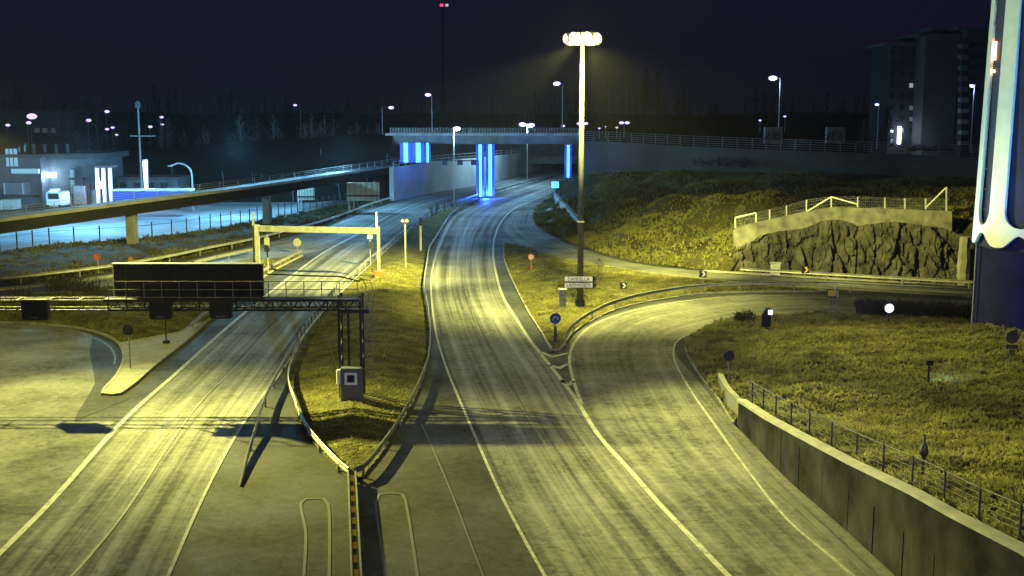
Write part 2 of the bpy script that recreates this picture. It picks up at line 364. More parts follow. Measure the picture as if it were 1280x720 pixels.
kerb(GP([(-160,404),(0,404),(60,407),(93,410),(118,415.5),(138,423),(149,431),(154,443),(153,456),(145,472),(128,494),(149,494),(196,456),(235,425),(258,403),(330,346),(378,320)],0,1), .16, .15)
# embankment between G2 and the yard fence
SV = [(-120,360),(0,356),(75,348.5),(145,340),(212,328),(262,316),(315,305),(397,283.5),(465,258.5),(490,250),(492,244),(440,254),(380,266),(312,279),(250,289),(215,295),(162,300),(125,303),(62,307),(0,315),(-120,322)]
sv = [(G(*q).x, G(*q).y) for q in SV]; sz = mound(sv, -.35, .02, 6)
struct(cdt_mesh(sv, 2, sz), 'verge', M['dry'], True); tufts('grass', sv, sz, 15000, (.15,.45), .2, mat('tall_dry_grass', (.065,.062,.032), .9, .5, .3, spec=.1))
sheet('yard', [(-260,330),(0,315),(62,307),(162,300),(250,289),(312,279),(380,266),(440,254),(492,244),(470,232),(300,232),(-260,232)], .01, mat('yard_gravel', (.17,.175,.18), .8, .45, .12, .03, bscale=2))
# ---- right island (rises behind the retaining wall)
WB = [(12.4,61.9),(12.6,55.7),(13.0,51.5),(13.7,45.7),(14.3,40.0),(14.6,37.0),(15.0,32.6),(15.6,26),(16.3,16)]
WZ = [1.45,2.08,2.47,2.95,3.58,3.81,4.28,4.5,4.6]
wing = [G(896,480), G(905,505), Vector((12.4,61.9,0))]
wall3 = [Vector((x+.35, y, z)) for (x,y),z in zip(WB, WZ)]
kr = GP([(1260,401),(1210,400),(1120,397),(1040,392),(1000,394),(932,399),(895,405),(876,414),(862,424),(857,433),(860,444),(867,457),(880,477),(896,498),(917,530)],0,1.5)
ctrl = [(p.x,p.y,.12) for p in kr]+[(p.x+.4,p.y,z) for p,z in zip(wing[:2],(.75,1.0))]+[(x+.5,y,z-.12) for (x,y),z in zip(WB,WZ)]
ctrl += [(40,16,4.6),(60,16,4.8),(60,50,3.2),(70,90,1.5),(45,60,2.3),(36,76,1.5),(30,60,1.9),(24,46,3.2),(30,36,3.9),(50,36,4.0),(36,84,1.3),(60,110,.6),(20,75,1.0),(24,84,.8),(17,64,1.6)]
rz0 = idw(ctrl, 2.5)
def rz(x, y): return rz0(x,y)+.10*noise.noise((x*.35,y*.35,5))+.07*noise.noise((x*.9,y*.9,2))
rp = [(p.x,p.y) for p in kr]+[(x+.32,y) for x,y in WB]+[(75,16),(75,108)]
struct(cdt_mesh(rp, .8, rz), 'verge', M['grass'], True)
kerb(kr)
rvis = [(p.x,p.y) for p in kr]+[(x+.5,y) for x,y in WB[:7]]+[(22,40),(38,70),(42,98)]
tufts('grass', rvis, rz, 42000, (.08,.25), .17, clump=1.0)
def RG(px, py):                   # point on the right island seen at px,py
    z = 1.0
    for _ in range(25): g = G(px,py,z); z = z*.5+rz(g.x,g.y)*.5
    return G(px,py,z)
ph = [RG(*q) for q in [(1225,478),(1250,474),(1285,476),(1340,500),(1340,540),(1285,528),(1250,505),(1232,492)]]
pp = [(p.x,p.y) for p in ph]; struct(cdt_mesh(pp, .6, lambda x,y: rz(x,y)+.03), 'path', mat('gravel_path', (.10,.098,.08), .9, .2, 2, .01), True)
# ================================================================= HILL, ROCK CUT
hb = GP([(912,340.2),(883,338),(825,332),(775,323),(740,312.5),(715,304),(690,293),(676,285),(668,277),(668,266),(672,257),(690,247),(700,242)],0,2)
wl = [V(697,226,233), V(722,222,232), V(745,217,228), V(780,215,224), V(850,213,216), V(1000,216,206), V(1210,222,190), V(1330,226,182)]
rk0 = G(925,341); 
def rocktopz(px):
    T = [(900,345),(915,318),(930,308),(950,296),(975,290),(1000,288),(1020,281),(1035,276),(1050,276),(1065,280),(1075,284),(1085,281),(1120,278),(1140,281),(1180,286),(1200,295),(1225,297),(1260,300)]
    for (a,b),(c,d) in zip(T,T[1:]):
        if a <= px <= c: return b+(d-b)*(px-a)/(c-a)
    return T[0][1] if px < 900 else T[-1][1]
def baseY(px): return G(px, 340+ (px-915)*(357.5-340)/300.0).y
rk=[]
for px in range(1260,915,-15):
    q = V(px, rocktopz(px)+4, baseY(px)+3.0); rk.append(q)
hc = [(p.x,p.y,-.02) for p in hb]+[(p.x,p.y,p.z) for p in rk]+[(p.x,p.y,p.z) for p in wl]
for px in range(925,1270,20):
    q = V(px, rocktopz(px)+3, baseY(px)+3.2); hc.append((q.x,q.y,q.z))
    q = V(px, min(rocktopz(px)-14, 262 if px>1020 else 300-(px-915)*.36), baseY(px)+6); hc.append((q.x,q.y,q.z))
for px,py,Y in [(780,250,168),(850,246,160),(900,246,150),(960,240,150),(1060,236,155),(1150,236,150),(1230,236,145),(740,252,185),(715,250,205),(800,232,190),(900,228,185),(1000,226,180),(1150,226,172),(790,290,148),(850,300,140),(880,290,143),(830,270,153),(720,280,165),(700,262,190)]:
    q = V(px,py,Y); hc.append((q.x,q.y,q.z))
hz0 = idw(hc, 3)
def hz(x,y): return hz0(x,y)+.25*noise.noise((x*.12,y*.12,1))+.10*noise.noise((x*.5,y*.5,4))
hp = [(p.x,p.y) for p in rk]+[(p.x,p.y) for p in hb]+[(p.x,p.y) for p in wl]
def hzz(x,y):
    return hz(x,y)
rockpl = [G(px, 340+(px-915)*(357.5-340)/300.0) for px in range(912,1262,6)]
hill = cdt_mesh(hp, 1.6, hzz)
# edge verts sit on the ground
nb = len(hb)
hill.v = [(v[0],v[1], min(v[2], 0.03+1.2*min((Vector((v[0],v[1]))-Vector((q.x,q.y))).length for q in hb[::2]))) if v[1] < 175 and v[0] < 28 else v for v in hill.v]
struct(hill, 'hill', M['dry'], True)
hpv = [p for p in hp]
tufts('grass', hpv, hz, 34000, (.15,.45), .22, mat('hill_grass', (.15,.14,.045), .9, .5, .12, spec=.1), clump=.3)
# rock face
mb = MB(); cols = 230; rows = 40
for i in range(cols+1):
    px = 908+(1250-908)*i/cols; base = G(px, 340+(px-915)*(357.5-340)/300.0); top = V(px, rocktopz(px)-1, base.y+2.4)
    for j in range(rows+1):
        t = j/rows; p = base.lerp(top, t); p.y = base.y+.5+2.0*t**1.5
        n1 = noise.noise((p.x*.33, p.z*.10, 1)); n2 = noise.noise((p.x*1.1, p.z*.28, 5)); n3 = noise.noise((p.x*2.6, p.z*.9, 9))
        c = abs(noise.noise((p.x*.8+2*n1, p.z*.22, 13)))
        cell = noise.cell(Vector((p.x*.9+n1*2, p.z*.35+n2, 2)))
        q_ = Vector((p.x*.75+.5*n2, p.z*.28+.35*n1, 3.3)); dd, pt_ = noise.voronoi(q_)
        q2 = Vector((p.x*1.9+.3*n3, p.z*.8, 8.1)); d2, pt2 = noise.voronoi(q2)
        blk = noise.noise(pt_[0]*3.7)*1.5+noise.noise(pt2[0]*5.1)*.55; crack = -.9*max(0,.22-(dd[1]-dd[0]))/.22-.35*max(0,.2-(d2[1]-d2[0]))/.2
        tilt = (q_-pt_[0]).dot(Vector((.5,.9,0)))*.8
        d = (.7*n1+.15*n3+blk+crack*.8+tilt)*(.3+.7*math.sin(math.pi*min(1,t*.85+.12)))
        mb.v.append((p.x+.25*n2, p.y-d*.9, p.z if j else -.1))
for i in range(cols):
    for j in range(rows):
        a = i*(rows+1)+j; mb.f.append((a, a+rows+1, a+rows+2, a+1))
struct(mb, 'rock_face', M['rock'])
# ledge kerb below the rock
struct(MB().sweep([G(px, 341.5+(px-915)*(358.5-340)/300.0) for px in range(880,1265,15)], [(-.2,0),(-.2,.18),(.2,.18),(.2,0)]), 'kerb', M['conc'])
# light boulder pillar at the rock's right end
q0=G(1206,357)
t = thing('concrete_pillar','rough pale block standing at the right end of the rock cut','pillar',q0); mb=MB()
for k in range(9):
    z=k*.6; mb.v+=[(q0.x+dx*(1-.03*k)+.12*noise.noise((dx,z,1)),q0.y+.6+dy+.12*noise.noise((dy,z,2)),z) for dx,dy in ((-.55,-.5),(0,-.65),(.5,-.5),(.55,.5),(-.5,.5))]
for k in range(8):
    for j in range(5): mb.f.append((k*5+j,k*5+(j+1)%5,k*5+5+(j+1)%5,k*5+5+j))
mb.f.append((40,41,42,43,44)); mb.build('block', M['conc'], t)
# concrete wall above the rock
t = thing('concrete_wall', 'stained pale concrete wall running above the rock cut', 'wall', V(1050,290,124))
mb = MB(); TW = [(917,288,318),(925,284,312),(950,277,298),(1000,266,290),(1022,262,283),(1045,259,280),(1080,260,286),(1120,261,282),(1160,263,284),(1190,264,293)]
for px, y1, y2 in TW:
    Y = baseY(px)+2.9; a = V(px,y1,Y); b = V(px,y2+7,Y)
    mb.v += [tuple(a), tuple(b), (a.x,a.y+.4,a.z), (b.x,b.y+.4,b.z)]
k = len(TW)
for i in range(k-1):
    a = i*4; mb.f += [(a,a+4,a+5,a+1),(a,a+2,a+6,a+4),(a+2,a+3,a+7,a+6)]
mb.f += [(0,1,3,2),((k-1)*4,(k-1)*4+2,(k-1)*4+3,(k-1)*4+1)]
mb.build('wall_face', mat('stained_concrete', (.17,.163,.135), .85, .45, 1.1, .02), t)
# fence on it
fp = [(919,284,272),(945,278,266),(962,275,262),(983,270,257),(1008,266,250),(1039,259,246),(1072,258,246),(1106,260,247),(1131,260,248),(1157,261,248),(1183,263,234)]
t = thing('safety_fence', 'thin mesh fence with white posts on top of the concrete wall over the rock', 'fence', V(1050,258,125))
tops = []
for i,(px,y1,y2) in enumerate(fp):
    Y = baseY(px)+3.1; a = V(px,y1+1,Y); b = V(px,y2,Y); tops.append((a,b)); MB().bar(a,b,.12).build('post', M['white'], t)
for i in (0,4,5,9):
    if i+1 < len(tops): 
        a,b = tops[i],tops[i+1]; MB().bar(*((a[1],b[1]) if i==0 else (a[0]+Vector((0,0,.2)),b[1]) if i in (4,9) else (a[1],b[0]+Vector((0,0,.3)))),.14).build('brace', M['white'], t)
mb = MB()
for (a,b),(c,d) in zip(tops,tops[1:]):
    bb = b if (b-a).length < 2 else a+Vector((0,0,1.3)); dd = d if (d-c).length < 2 else c+Vector((0,0,1.3))
    for q in (.1,.35,.6,.85,1): mb.bar(a.lerp(bb,q), c.lerp(dd,q), .018)
    for q in range(1,14): mb.bar(a.lerp(c,q/14), bb.lerp(dd,q/14), .014)
mb.build('wire_mesh', M['steel'], t)
# ================================================================= RIGHT RETAINING WALL + RAILING
t = thing('retaining_wall', 'long curved grey concrete retaining wall along the right slip road', 'wall', (13.5,46,0))
def wallmesh(pts, zs, th):
    mb = MB(); prof = []
    pts = [Vector((p[0],p[1],0)) for p in pts]
    for i,p in enumerate(pts):
        d = pts[min(i+1,len(pts)-1)]-pts[max(i-1,0)]; nr = Vector((-d.y, d.x, 0)).normalized()
        mb.v += [(p.x,p.y,-.1),(p.x,p.y,zs[i]),(p.x+nr.x*th,p.y+nr.y*th,zs[i]),(p.x+nr.x*th,p.y+nr.y*th,-.1)]
    n = len(pts)
    for i in range(n-1):
        a = i*4; mb.f += [(a,a+4,a+5,a+1),(a+1,a+5,a+6,a+2),(a+2,a+6,a+7,a+3)]
    mb.f += [(0,1,2,3),((n-1)*4,(n-1)*4+3,(n-1)*4+2,(n-1)*4+1)]
    return mb
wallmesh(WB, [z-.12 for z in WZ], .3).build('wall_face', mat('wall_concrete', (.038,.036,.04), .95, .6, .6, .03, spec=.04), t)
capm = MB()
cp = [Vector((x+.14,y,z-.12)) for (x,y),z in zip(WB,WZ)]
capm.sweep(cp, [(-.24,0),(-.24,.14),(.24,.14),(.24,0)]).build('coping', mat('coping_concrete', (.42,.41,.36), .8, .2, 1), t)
for i,(x,y) in enumerate([(12.62,55.7),(12.81,53.5),(13.05,51.0),(13.4,48.3),(13.72,45.5),(13.97,43),(14.25,40.4),(14.5,38)]): MB().box((x-.0,y,1.0),(.05,.035,1.9)).build('joint', M['dark'], t)
struct(MB().sweep([Vector((x-.55,y,0)) for x,y in WB], [(.25,0),(.25,.10),(.5,.10),(.5,0)]), 'kerb', M['concd'])
t = thing('wing_wall', 'short pale flared end of the right retaining wall beside the slip road', 'wall', wing[0])
mb = MB(); W3 = catmull(wing,.8); n = len(W3)
wallmesh([(p.x,p.y) for p in W3],[.75+.6*i/(n-1) for i in range(n)],.32).build('wall_face', M['conc'], t)
t = thing('wall_railing', 'dark pipe railing standing along the top of the right retaining wall', 'railing', (13.8,46,3))
fr = catmull([Vector((x+.6,y,z)) for (x,y),z in zip(WB,WZ)],.6)
L=0; last=-9; posts=[]
for a,b in zip(fr,fr[1:]):
    L += (b-a).length
    if L-last >= 2.35: last=L; posts.append(b); MB().bar(b-Vector((0,0,.3)), b+Vector((0,0,1.05)), .07).build('post', M['dark'], t)
for h in (1.02,.82,.62,.42,.22): MB().tube([p+Vector((0,0,h)) for p in fr[::2]], .016 if h<1 else .028, 5).build('rail', M['dark'], t)
# second lower fence end near wing
# ================================================================= GUARD RAILS
def guardrail(label, path, h=.72, every=4.0, name='guard_rail', side=1, mrail=None, w=.31, maxpost=99):
    t = thing(name, label, 'guard rail', path[len(path)//2])
    w2 = w/2
    MB().sweep(path, [(0,h-w2),(.05,h-w2*.75),(.0,h),(.05,h+w2*.75),(0,h+w2),(-.02,h+w2),(.03,h+w2*.75),(-.02,h),(.03,h-w2*.75),(-.02,h-w2)]).build('rail', mrail or M['rail'], t)
    L=0; last=-99; n=0
    for a,b in zip(path,path[1:]):
        L += (b-a).length
        if L-last >= every and n < maxpost:
            last=L; n+=1; MB().box((b.x,b.y,b.z+h/2-.02),(.09,.12,h-.04)).build('post', M['steel'], t)
    return t
g1 = GP([(300,608),(311,571),(322,540),(332,509),(346,480),(357,459),(371,436),(381,418),(396,396),(411,378),(428,360),(446,345),(462,330),(482,314),(508,291),(535,272)],0,1)
for p in g1:
    d=(p-g1[0]).length; p.z=-.62*max(0,1-d/11)
guardrail('long steel guard rail left of the central grass island, ending in the foreground', g1, .62, 4)
guardrail('short inner guard rail closing the left side of the island tip', GP(LB[9:20],0,1), .5, 3)
guardrail('curved guard rail on the right edge of the central grass island', GP(RB,0,1), .52, 4)
t = thing('snow_pole_row', 'row of short dark marker slats fixed on the guard rail beside the gantry', 'marker posts', G(405,390))
for i in range(14):
    q = i/13; p = G(421,371).lerp(G(372,436), q); MB().bar(p+Vector((0,0,.6)), p+Vector((.02,0,1.15)), .12,.05).build('slat', M['dark'], t)
guardrail('guard rail along the far left road beside the dry embankment', GP([(-100,363),(0,357),(75,349),(145,340),(212,328),(262,317),(315,306),(397,284),(435,271),(465,259),(491,251)],0,2), .75, 5, maxpost=45)
guardrail('second guard rail between the two far left lanes', GP([(0,371),(75,363),(142,353),(200,345),(262,331),(320,318)],0,2), .7, 5)
guardrail('low guard rail bordering the left road verge', GP([(237,416),(262,394),(300,365),(330,344),(378,319)],0,1), .55, 4)
guardrail('curved guard rail around the outer side of the loop ramp', GP([(705,437),(711,424),(722,413),(740,401),(762,390),(792,380.5),(829,373),(881,366.5),(940,364),(1032,363.5),(1110,368),(1240,374)],0,1), .75, 5)
guardrail('straight guard rail at the foot of the rock cut', GP([(925,344.5),(1000,349),(1100,355),(1240,363)],0,2), .7, 6)
# centre divider in the foreground
t = thing('lane_divider', 'narrow yellow striped divider with twin pale rails in front of the island tip', 'road divider', G(444,660))
a,b = G(440,604),G(446,740)
for s in (-.17,.17): MB().bar(a+Vector((s,0,.45)), b+Vector((s,0,.45)), .07,.3).build('rail', M['rail'], t)
MB().bar(a+Vector((0,0,.2)), b+Vector((0,0,.2)), .26,.36).build('body', M['dark'], t)
for i in range(9):
    q0=(i+.2)/9; q1=(i+.68)/9; MB().bar((a.lerp(b,q0))+Vector((0,0,.4)), (a.lerp(b,q1))+Vector((0,0,.4)), .16,.03).build('stripe', M['yells'], t)
# ================================================================= MAST A
mA = G(725,388); zA = ZT(47,mA)
t = thing('high_mast_lamp', 'very tall floodlight mast with glaring yellow light on the triangular grass island', 'light mast', mA)
MB().tube([mA+Vector((0,0,0)), mA+Vector((0,0,zA))], [.30,.16], 14).build('pole', mat('mast_steel',(.08,.08,.075),.6,.2,2), t, smooth=True)
MB().tube([mA, mA+Vector((0,0,1.0))], [.42,.38], 14).build('base', M['dark'], t)
MB().tube([mA+Vector((0,0,zA*.33)), mA+Vector((0,0,zA*.33+.12))], .33, 14).build('collar', M['steel'], t)
MB().tube([mA+Vector((math.cos(a)*1.15,math.sin(a)*1.15,zA)) for a in np.linspace(0,2*math.pi,19)], .06, 6).build('ring', M['steel'], t)
for k in range(8):
    a = math.pi*2*k/8+.2; c = mA+Vector((math.cos(a)*1.25,math.sin(a)*1.25,zA-.1))
    R = Matrix.Rotation(a,3,'Z')
    fl = MB().box(c,(.35,.8,.95),M_=R).build('floodlight', M['steel'], t, bevel=.04)
    bm=bmesh.new(); bmesh.ops.create_icosphere(bm,subdivisions=2,radius=1); zz=.52+.38*abs(math.sin(a)); mb=MB(); mb.v=[tuple(c+R@Vector((.2+v.co.x*.2,v.co.y*.46,v.co.z*(.36+.14*abs(math.sin(a)))))) for v in bm.verts]; mb.f=[tuple(v.index for v in f.verts) for f in bm.faces]; bm.free(); mb.build('lens', E_main, fl)
# direction sign on the mast
sc_ = mA+Vector((0,-.36,0))
t = thing('direction_sign', 'two stacked pale arrow boards with place names fixed to the tall mast', 'sign', sc_)
def sign_text(s, size, c, m, parent, name='lettering'):
    cu = bpy.data.curves.new(name,'FONT'); cu.body = s; cu.size = size; cu.align_x = 'CENTER'; cu.align_y = 'CENTER'; cu.extrude = .004
    tmp = bpy.data.objects.new(name, cu); C.objects.link(tmp); bpy.context.view_layer.update()
    me = bpy.data.meshes.new_from_object(tmp.evaluated_get(bpy.context.evaluated_depsgraph_get())); bpy.data.objects.remove(tmp)
    me.transform(Matrix.Translation(Vector(c)-Vector(parent.location)) @ Matrix.Rotation(math.pi/2,4,'X')); me.materials.clear(); me.materials.append(m)
    o = link(bpy.data.objects.new(name, me)); o.parent = parent; return o
for y0,y1,s in ((345,352.3,'TAMPELLA'),(352.8,360,'LAPINNIEMI')):
    Y = sc_.y; a = V(705,y1,Y); b = V(746,y0,Y); h = b.z-a.z; ar = .28
    pts = [(a.x,a.z),(b.x-ar,a.z),(b.x,(a.z+b.z)/2),(b.x-ar,b.z),(a.x,b.z)]
    mb = MB(); mb.v = [(x,Y,z) for x,z in pts]+[(x,Y-.05,z) for x,z in pts]; mb.f=[(0,1,2,3,4),(9,8,7,6,5)]+[(i,(i+1)%5,(i+1)%5+5,i+5) for i in range(5)]
    bo = mb.build('board', M['black'], t); W = b.x-a.x-.42
    MB().box((a.x+.05+W/2,Y-.06,(a.z+b.z)/2),(W,.02,h-.09)).build('face', M['lilac'], t)
    sign_text(s, h*.80, (a.x+.05+W/2,Y-.085,(a.z+b.z)/2), M['black'], t)
# second mast just left of the frame
mB_ = Vector((-37.5,75,0))
t = thing('high_mast_lamp', 'grey light mast beside the left junction, just outside the view', 'light mast', mB_)
MB().tube([mB_, mB_+Vector((0,0,16.6))],[.22,.12],12).build('pole', M['steel'], t, smooth=True)
MB().tube([mB_+Vector((0,0,16.5)), mB_+Vector((1.8,0,16.7))],.06,8).build('arm', M['steel'], t)
MB().box(mB_+Vector((2.1,0,16.7)),(.8,.35,.14)).build('lamp_head', M['steel'], t, bevel=.03)
# ================================================================= GANTRY 1
gY = 66.5
t = thing('sign_gantry', 'large lattice sign gantry with railed walkway and dark sign backs over the left road', 'gantry', (-9.4,gY,0))
xL, xR = -36.0, -8.75
zc0, zc1 = 5.63, 6.2
for y in (gY-.1, gY+.9):
    for z in (zc0, zc1): MB().bar((-23.4,y,z),(xR,y,z),.12).build('chord', M['dark'], t); MB().bar((xL,y,z),(-23.4,y,z),.06).build('chord', M['steel'], t)
mb = MB(); n = 18
for i in range(n):
    x0 = -23.4+(xR+23.4)*i/n; x1 = -23.4+(xR+23.4)*(i+1)/n; xm=(x0+x1)/2
    for y in (gY-.1,gY+.9): mb.bar((x0,y,zc0),(xm,y,zc1),.045); mb.bar((xm,y,zc1),(x1,y,zc0),.045)
    mb.bar((x0,gY-.1,zc0),(x1,gY+.9,zc0),.04)
mb.build('lattice', M['dark'], t)
mb=MB()
for k in range(7): x=xL+k*1.8; mb.bar((x,gY-.1,zc0),(x+.9,gY-.1,zc1),.045); mb.bar((x,gY-.1,zc1),(x,gY+.9,zc1),.05)
mb.build('lattice', M['steel'], t)
mb = MB()
for i in range(0,14): x = -23.2+i*1.05; MB().bar((x,gY-.75,zc0+.02),(x,gY-.75,zc1+.1),.07).build('hanger', M['dark'], t)
MB().box(((-23.4+xR)/2,gY-.45,zc1+.12),(abs(-23.4-xR),.95,.14)).build('walkway', M['dark'], t)
# railing
wy = gY-.9
for z in (zc1+.3, zc1+.75, zc1+1.22): MB().tube([(-23.1,wy,z),(xR-.1,wy,z)],.025,6).build('rail', M['steel'], t)
for i in range(15): x=-23.1+(xR-.1+23.1)*i/14; MB().bar((x,wy,zc1+.1),(x,wy,zc1+1.24),.045).build('rail_post', M['steel'], t)
MB().tube([(-14.3,gY+.2,zc1+1.5),(-12,gY+.2,zc1+1.4),(-10,gY+.2,zc1+1.35),(-8.8,gY,zc1+1.1)],.045,6).build('cable_conduit', M['dark'], t)
# big sign back
a = V(143,371,gY+.35); b = V(328,330.5,gY+.35)
bp_ = MB().box(((a.x+b.x)/2,gY+.45,(a.z+b.z)/2),(b.x-a.x,.35,b.z-a.z)).build('sign_cabinet', M['black'], t, bevel=.03)
MB().box(((a.x+b.x)/2,gY+.43,b.z+.035),(b.x-a.x+.06,.55,.06)).build('top_cap', M['rail'], bp_)
for i in range(6):
    x = a.x+(b.x-a.x)*(i+.5)/6; MB().box((x,gY+.255,(a.z+b.z)/2),(.06,.04,b.z-a.z-.1)).build('rib', M['dark'], bp_)
for x0,x1,y0,y1 in ((188,214,373,399),(263,289,372,398),(29,60,374,400)):
    a = V(x0,y1,gY-.5); b = V(x1,y0,gY-.5)
    s_ = MB().box(((a.x+b.x)/2,gY-.45,(a.z+b.z)/2),(b.x-a.x,.45,b.z-a.z)).build('lane_signal', M['black'], t, bevel=.04)
    MB().box(((a.x+b.x)/2,gY-.69,a.z+.16),(.45,.02,.06)).build('handle', M['steel'], s_)
# column
for x in (-10.05,-8.8):
    for y in (gY-.15,gY+.85): MB().bar((x,y,0),(x,y,zc1+.3),.15).build('leg', M['dark'] , t)
mb = MB()
for k in range(9):
    z0=1.9+k*.45; z1=z0+.45; s=1 if k%2 else -1
    for y in (gY-.15,gY+.85):
        for xx in (-10.05,-8.8): pass
    for x in (-10.05,-8.8): mb.bar((x,gY-.15 if s>0 else gY+.85,z0),(x,gY+.85 if s>0 else gY-.15,z1),.045)
mb.build('bracing', M['steel'], t)
MB().bar((-9.5,gY-.2,0),(-9.5,gY-.2,zc0),.14).build('cable_duct', M['dark'], t)
MB().box((-9.1,gY-.2,zc0-.02),(1.7,.5,.22)).build('bearing', M['dark'], t)
# ladder with hoops
for s in (-.18,.18): MB().tube([(-8.25+s,gY-.3,1.6),(-8.25+s,gY-.3,zc1+.9),(-8.4+s,gY-.3,zc1+1.2),(-8.8+s*.3,gY-.3,zc1+1.3)],.03,6).build('ladder_rail', M['steel'], t)
mb = MB()
for k in range(18): mb.bar((-8.43,gY-.3,1.7+k*.28),(-8.07,gY-.3,1.7+k*.28),.03)
mb.build('rung', M['steel'], t)
MB().box((-9.4,gY+.3,.14),(2.1,1.5,.28)).build('footing', M['conc'], t)
# cabinet
t = thing('control_cabinet', 'grey equipment cabinet with a white square frame at the foot of the large gantry', 'cabinet', (-9.3,gY-.75,0))
a = V(427,507,gY-.7); b = V(452,459,gY-.7); w=b.x-a.x; cx=(a.x+b.x)/2
MB().box((cx,gY-.75,b.z/2),(w,.6,b.z)).build('body', mat('cabinet_grey', (.10,.11,.13), .5, .15, 3), t, bevel=.03)
c0 = V(438.5,473.5,gY-1.07); s=.72
for dx,dz,ww,hh in ((0,.29,s,.14),(0,-.29,s,.14),(.29,0,.14,s-.28),(-.29,0,.14,s-.28)): MB().box((c0.x+dx,gY-1.08,c0.z+dz),(ww,.05,hh)).build('frame', mat('lit_white', (.75,.78,.8), .5, .05, 2), t)
MB().box((c0.x,gY-1.06,c0.z),(.42,.03,.42)).build('screen', M['black'], t)
c1 = V(424,471,gY-.9); MB().box((c1.x,gY-.9,c1.z),(.28,.28,.85)).build('side_box', mat('lit_white', (1,1,1)), t, bevel=.03)
for s in (-.75,.75): MB().box((cx+s,gY-.8,.2),(.2,.25,.4)).build('foot', M['conc'], t)
# ================================================================= GANTRY 2
rB = G(474,349); lB = G(321,285,5.05); lB.z = 0
t = thing('height_gantry', 'pale yellow lit portal frame with a single beam across the left road', 'gantry', rB)
MB().bar(rB+Vector((0,0,5.0)), lB+Vector((0,0,5.0)), .4,.6).build('beam', M['rail'], t)
MB().bar(rB, rB+Vector((0,0,5.4)), .28).build('leg', M['rail'], t); MB().bar(lB, lB+Vector((0,0,5.4)), .45).build('leg', M['rail'], t)
MB().bar(rB+Vector((-.2,.2,5.4)), rB+Vector((-.2,.2,6.9)), .14).build('mast_tube', M['white'], t)
MB().bar(lB+Vector((-.4,.2,0)), lB+Vector((-.4,.2,6.7)), .22).build('mast_tube', M['rail'], t)
MB().box(rB+Vector((.1,-.5,.45)),(1.0,.6,.9)).build('base_box', M['orange'], t, bevel=.03)
# signal posts near gantry 2
def post_thing(name,label,cat,bx,by,ty,heads=(),r=.06,m='steel',group=None):
    b = G(bx,by); zt = ZT(ty,b); t = thing(name,label,cat,b,group=group)
    MB().tube([b,b+Vector((0,0,zt))],r,8).build('post', M[m], t); return t,b,zt
t,b,zt = post_thing('signal_post','slim post with a twin lamp head between the two main roads','signal post',507,339,276,r=.09)
MB().box(b+Vector((0,-.1,zt)),(.9,.3,.5)).build('lamp_head', M['dark'], t, bevel=.04)
for s in (-.22,.22): MB().disc(b+Vector((s,-.27,zt+.02)),.13,.03,10).build('lens', M['white'], t)
t,b,zt = post_thing('marker_post','short stout pale post with dark banded top near the right barrier','post',526,315,282,r=.14,m='white')
MB().tube([b+Vector((0,0,zt-.2)), b+Vector((0,0,zt+1.0))],.13,8).build('band', M['dark'], t)
t,b,zt = post_thing('signal_post','thin post with a white signal head beside the right leg of the pale portal frame','signal post',463,334,296)
MB().box(b+Vector((0,-.1,zt)),(.55,.25,.45)).build('signal_head', M['white'], t, bevel=.03); MB().box(b+Vector((.1,-.1,zt-.9)),(.4,.25,.8)).build('signal_box', M['dark'], t)
t,b,zt = post_thing('signal_post','post with a pale box on the left shoulder under the portal frame','signal post',335,341,294,r=.1,m='rail')
MB().box(b+Vector((0,-.1,zt-1)),(.5,.3,1.5)).build('signal_box', M['rail'], t)
# ================================================================= TRAFFIC SIGNS
def roundsign(label,bx,by,cy,r,m,post='steel',island=False,face=None,ring=None):
    b = RG(bx,by) if island else G(bx,by,.1); zc = ZT(cy,b); t = thing('traffic_sign',label,'road sign',b)
    MB().tube([b,Vector((b.x,b.y,zc+r*.6))],.05,8).build('post', M[post], t)
    MB().disc((b.x,b.y-.08,zc),r,.03,24).build('sign_face', M[m], t)
    if ring: MB().tube([Vector((b.x+math.cos(a)*r*.92,b.y-.11,zc+math.sin(a)*r*.92)) for a in np.linspace(0,2*math.pi,25)],r*.1,5).build('rim', M[ring], t)
    return t,b,zc
t,b,zc = roundsign('blue round sign with white bent arrow at the tip of the triangular island',694,433,398,.40,'blue')
MB().tube([(b.x-.17,b.y-.12,zc-.12),(b.x-.14,b.y-.12,zc+.08),(b.x,b.y-.12,zc+.14),(b.x+.14,b.y-.12,zc+.06),(b.x+.2,b.y-.12,zc-.06)],.04,5).build('arrow', M['white'], t)
MB().box((b.x,b.y-.05,1.0),(.2,.14,1.1)).build('marker_plate', M['dark'], t)
roundsign('dark round back of a sign on a tall post on the paved left nose',163,461,412,.36,'black')
roundsign('dark round back of a sign beside the flared end of the right wall',910,478,444.5,.34,'black',island=True)
t,b,zc = roundsign('small red rimmed round sign on the triangular island far left',664,340,321,.34,'steel',ring='red')
MB().tube([(b.x,b.y-.12,zc-.9),(b.x-.2,b.y-.12,zc-1.5)],.05,5).build('arrow', M['red'], t)
t,b,zc = roundsign('small pale round sign beside the gore of the left road',372,316,303,.5,'rail')
t,b,zc = roundsign('orange rimmed round warning sign on the dry embankment',123,341,321,.36,'orange',ring='red')
t,b,zc = roundsign('small orange sign just behind the dark gantry panel',164,334,324,.3,'orange')
t,b,zc = roundsign('grey round sign back with small plates in front of the striped tower',1262,460,421,.42,'steel',island=True)
MB().box((b.x,b.y-.1,zc-.62),(.75,.04,.25)).build('plate', M['steel'], t); MB().box((b.x,b.y-.1,zc-.95),(.36,.04,.3)).build('plate', M['rail'], t)
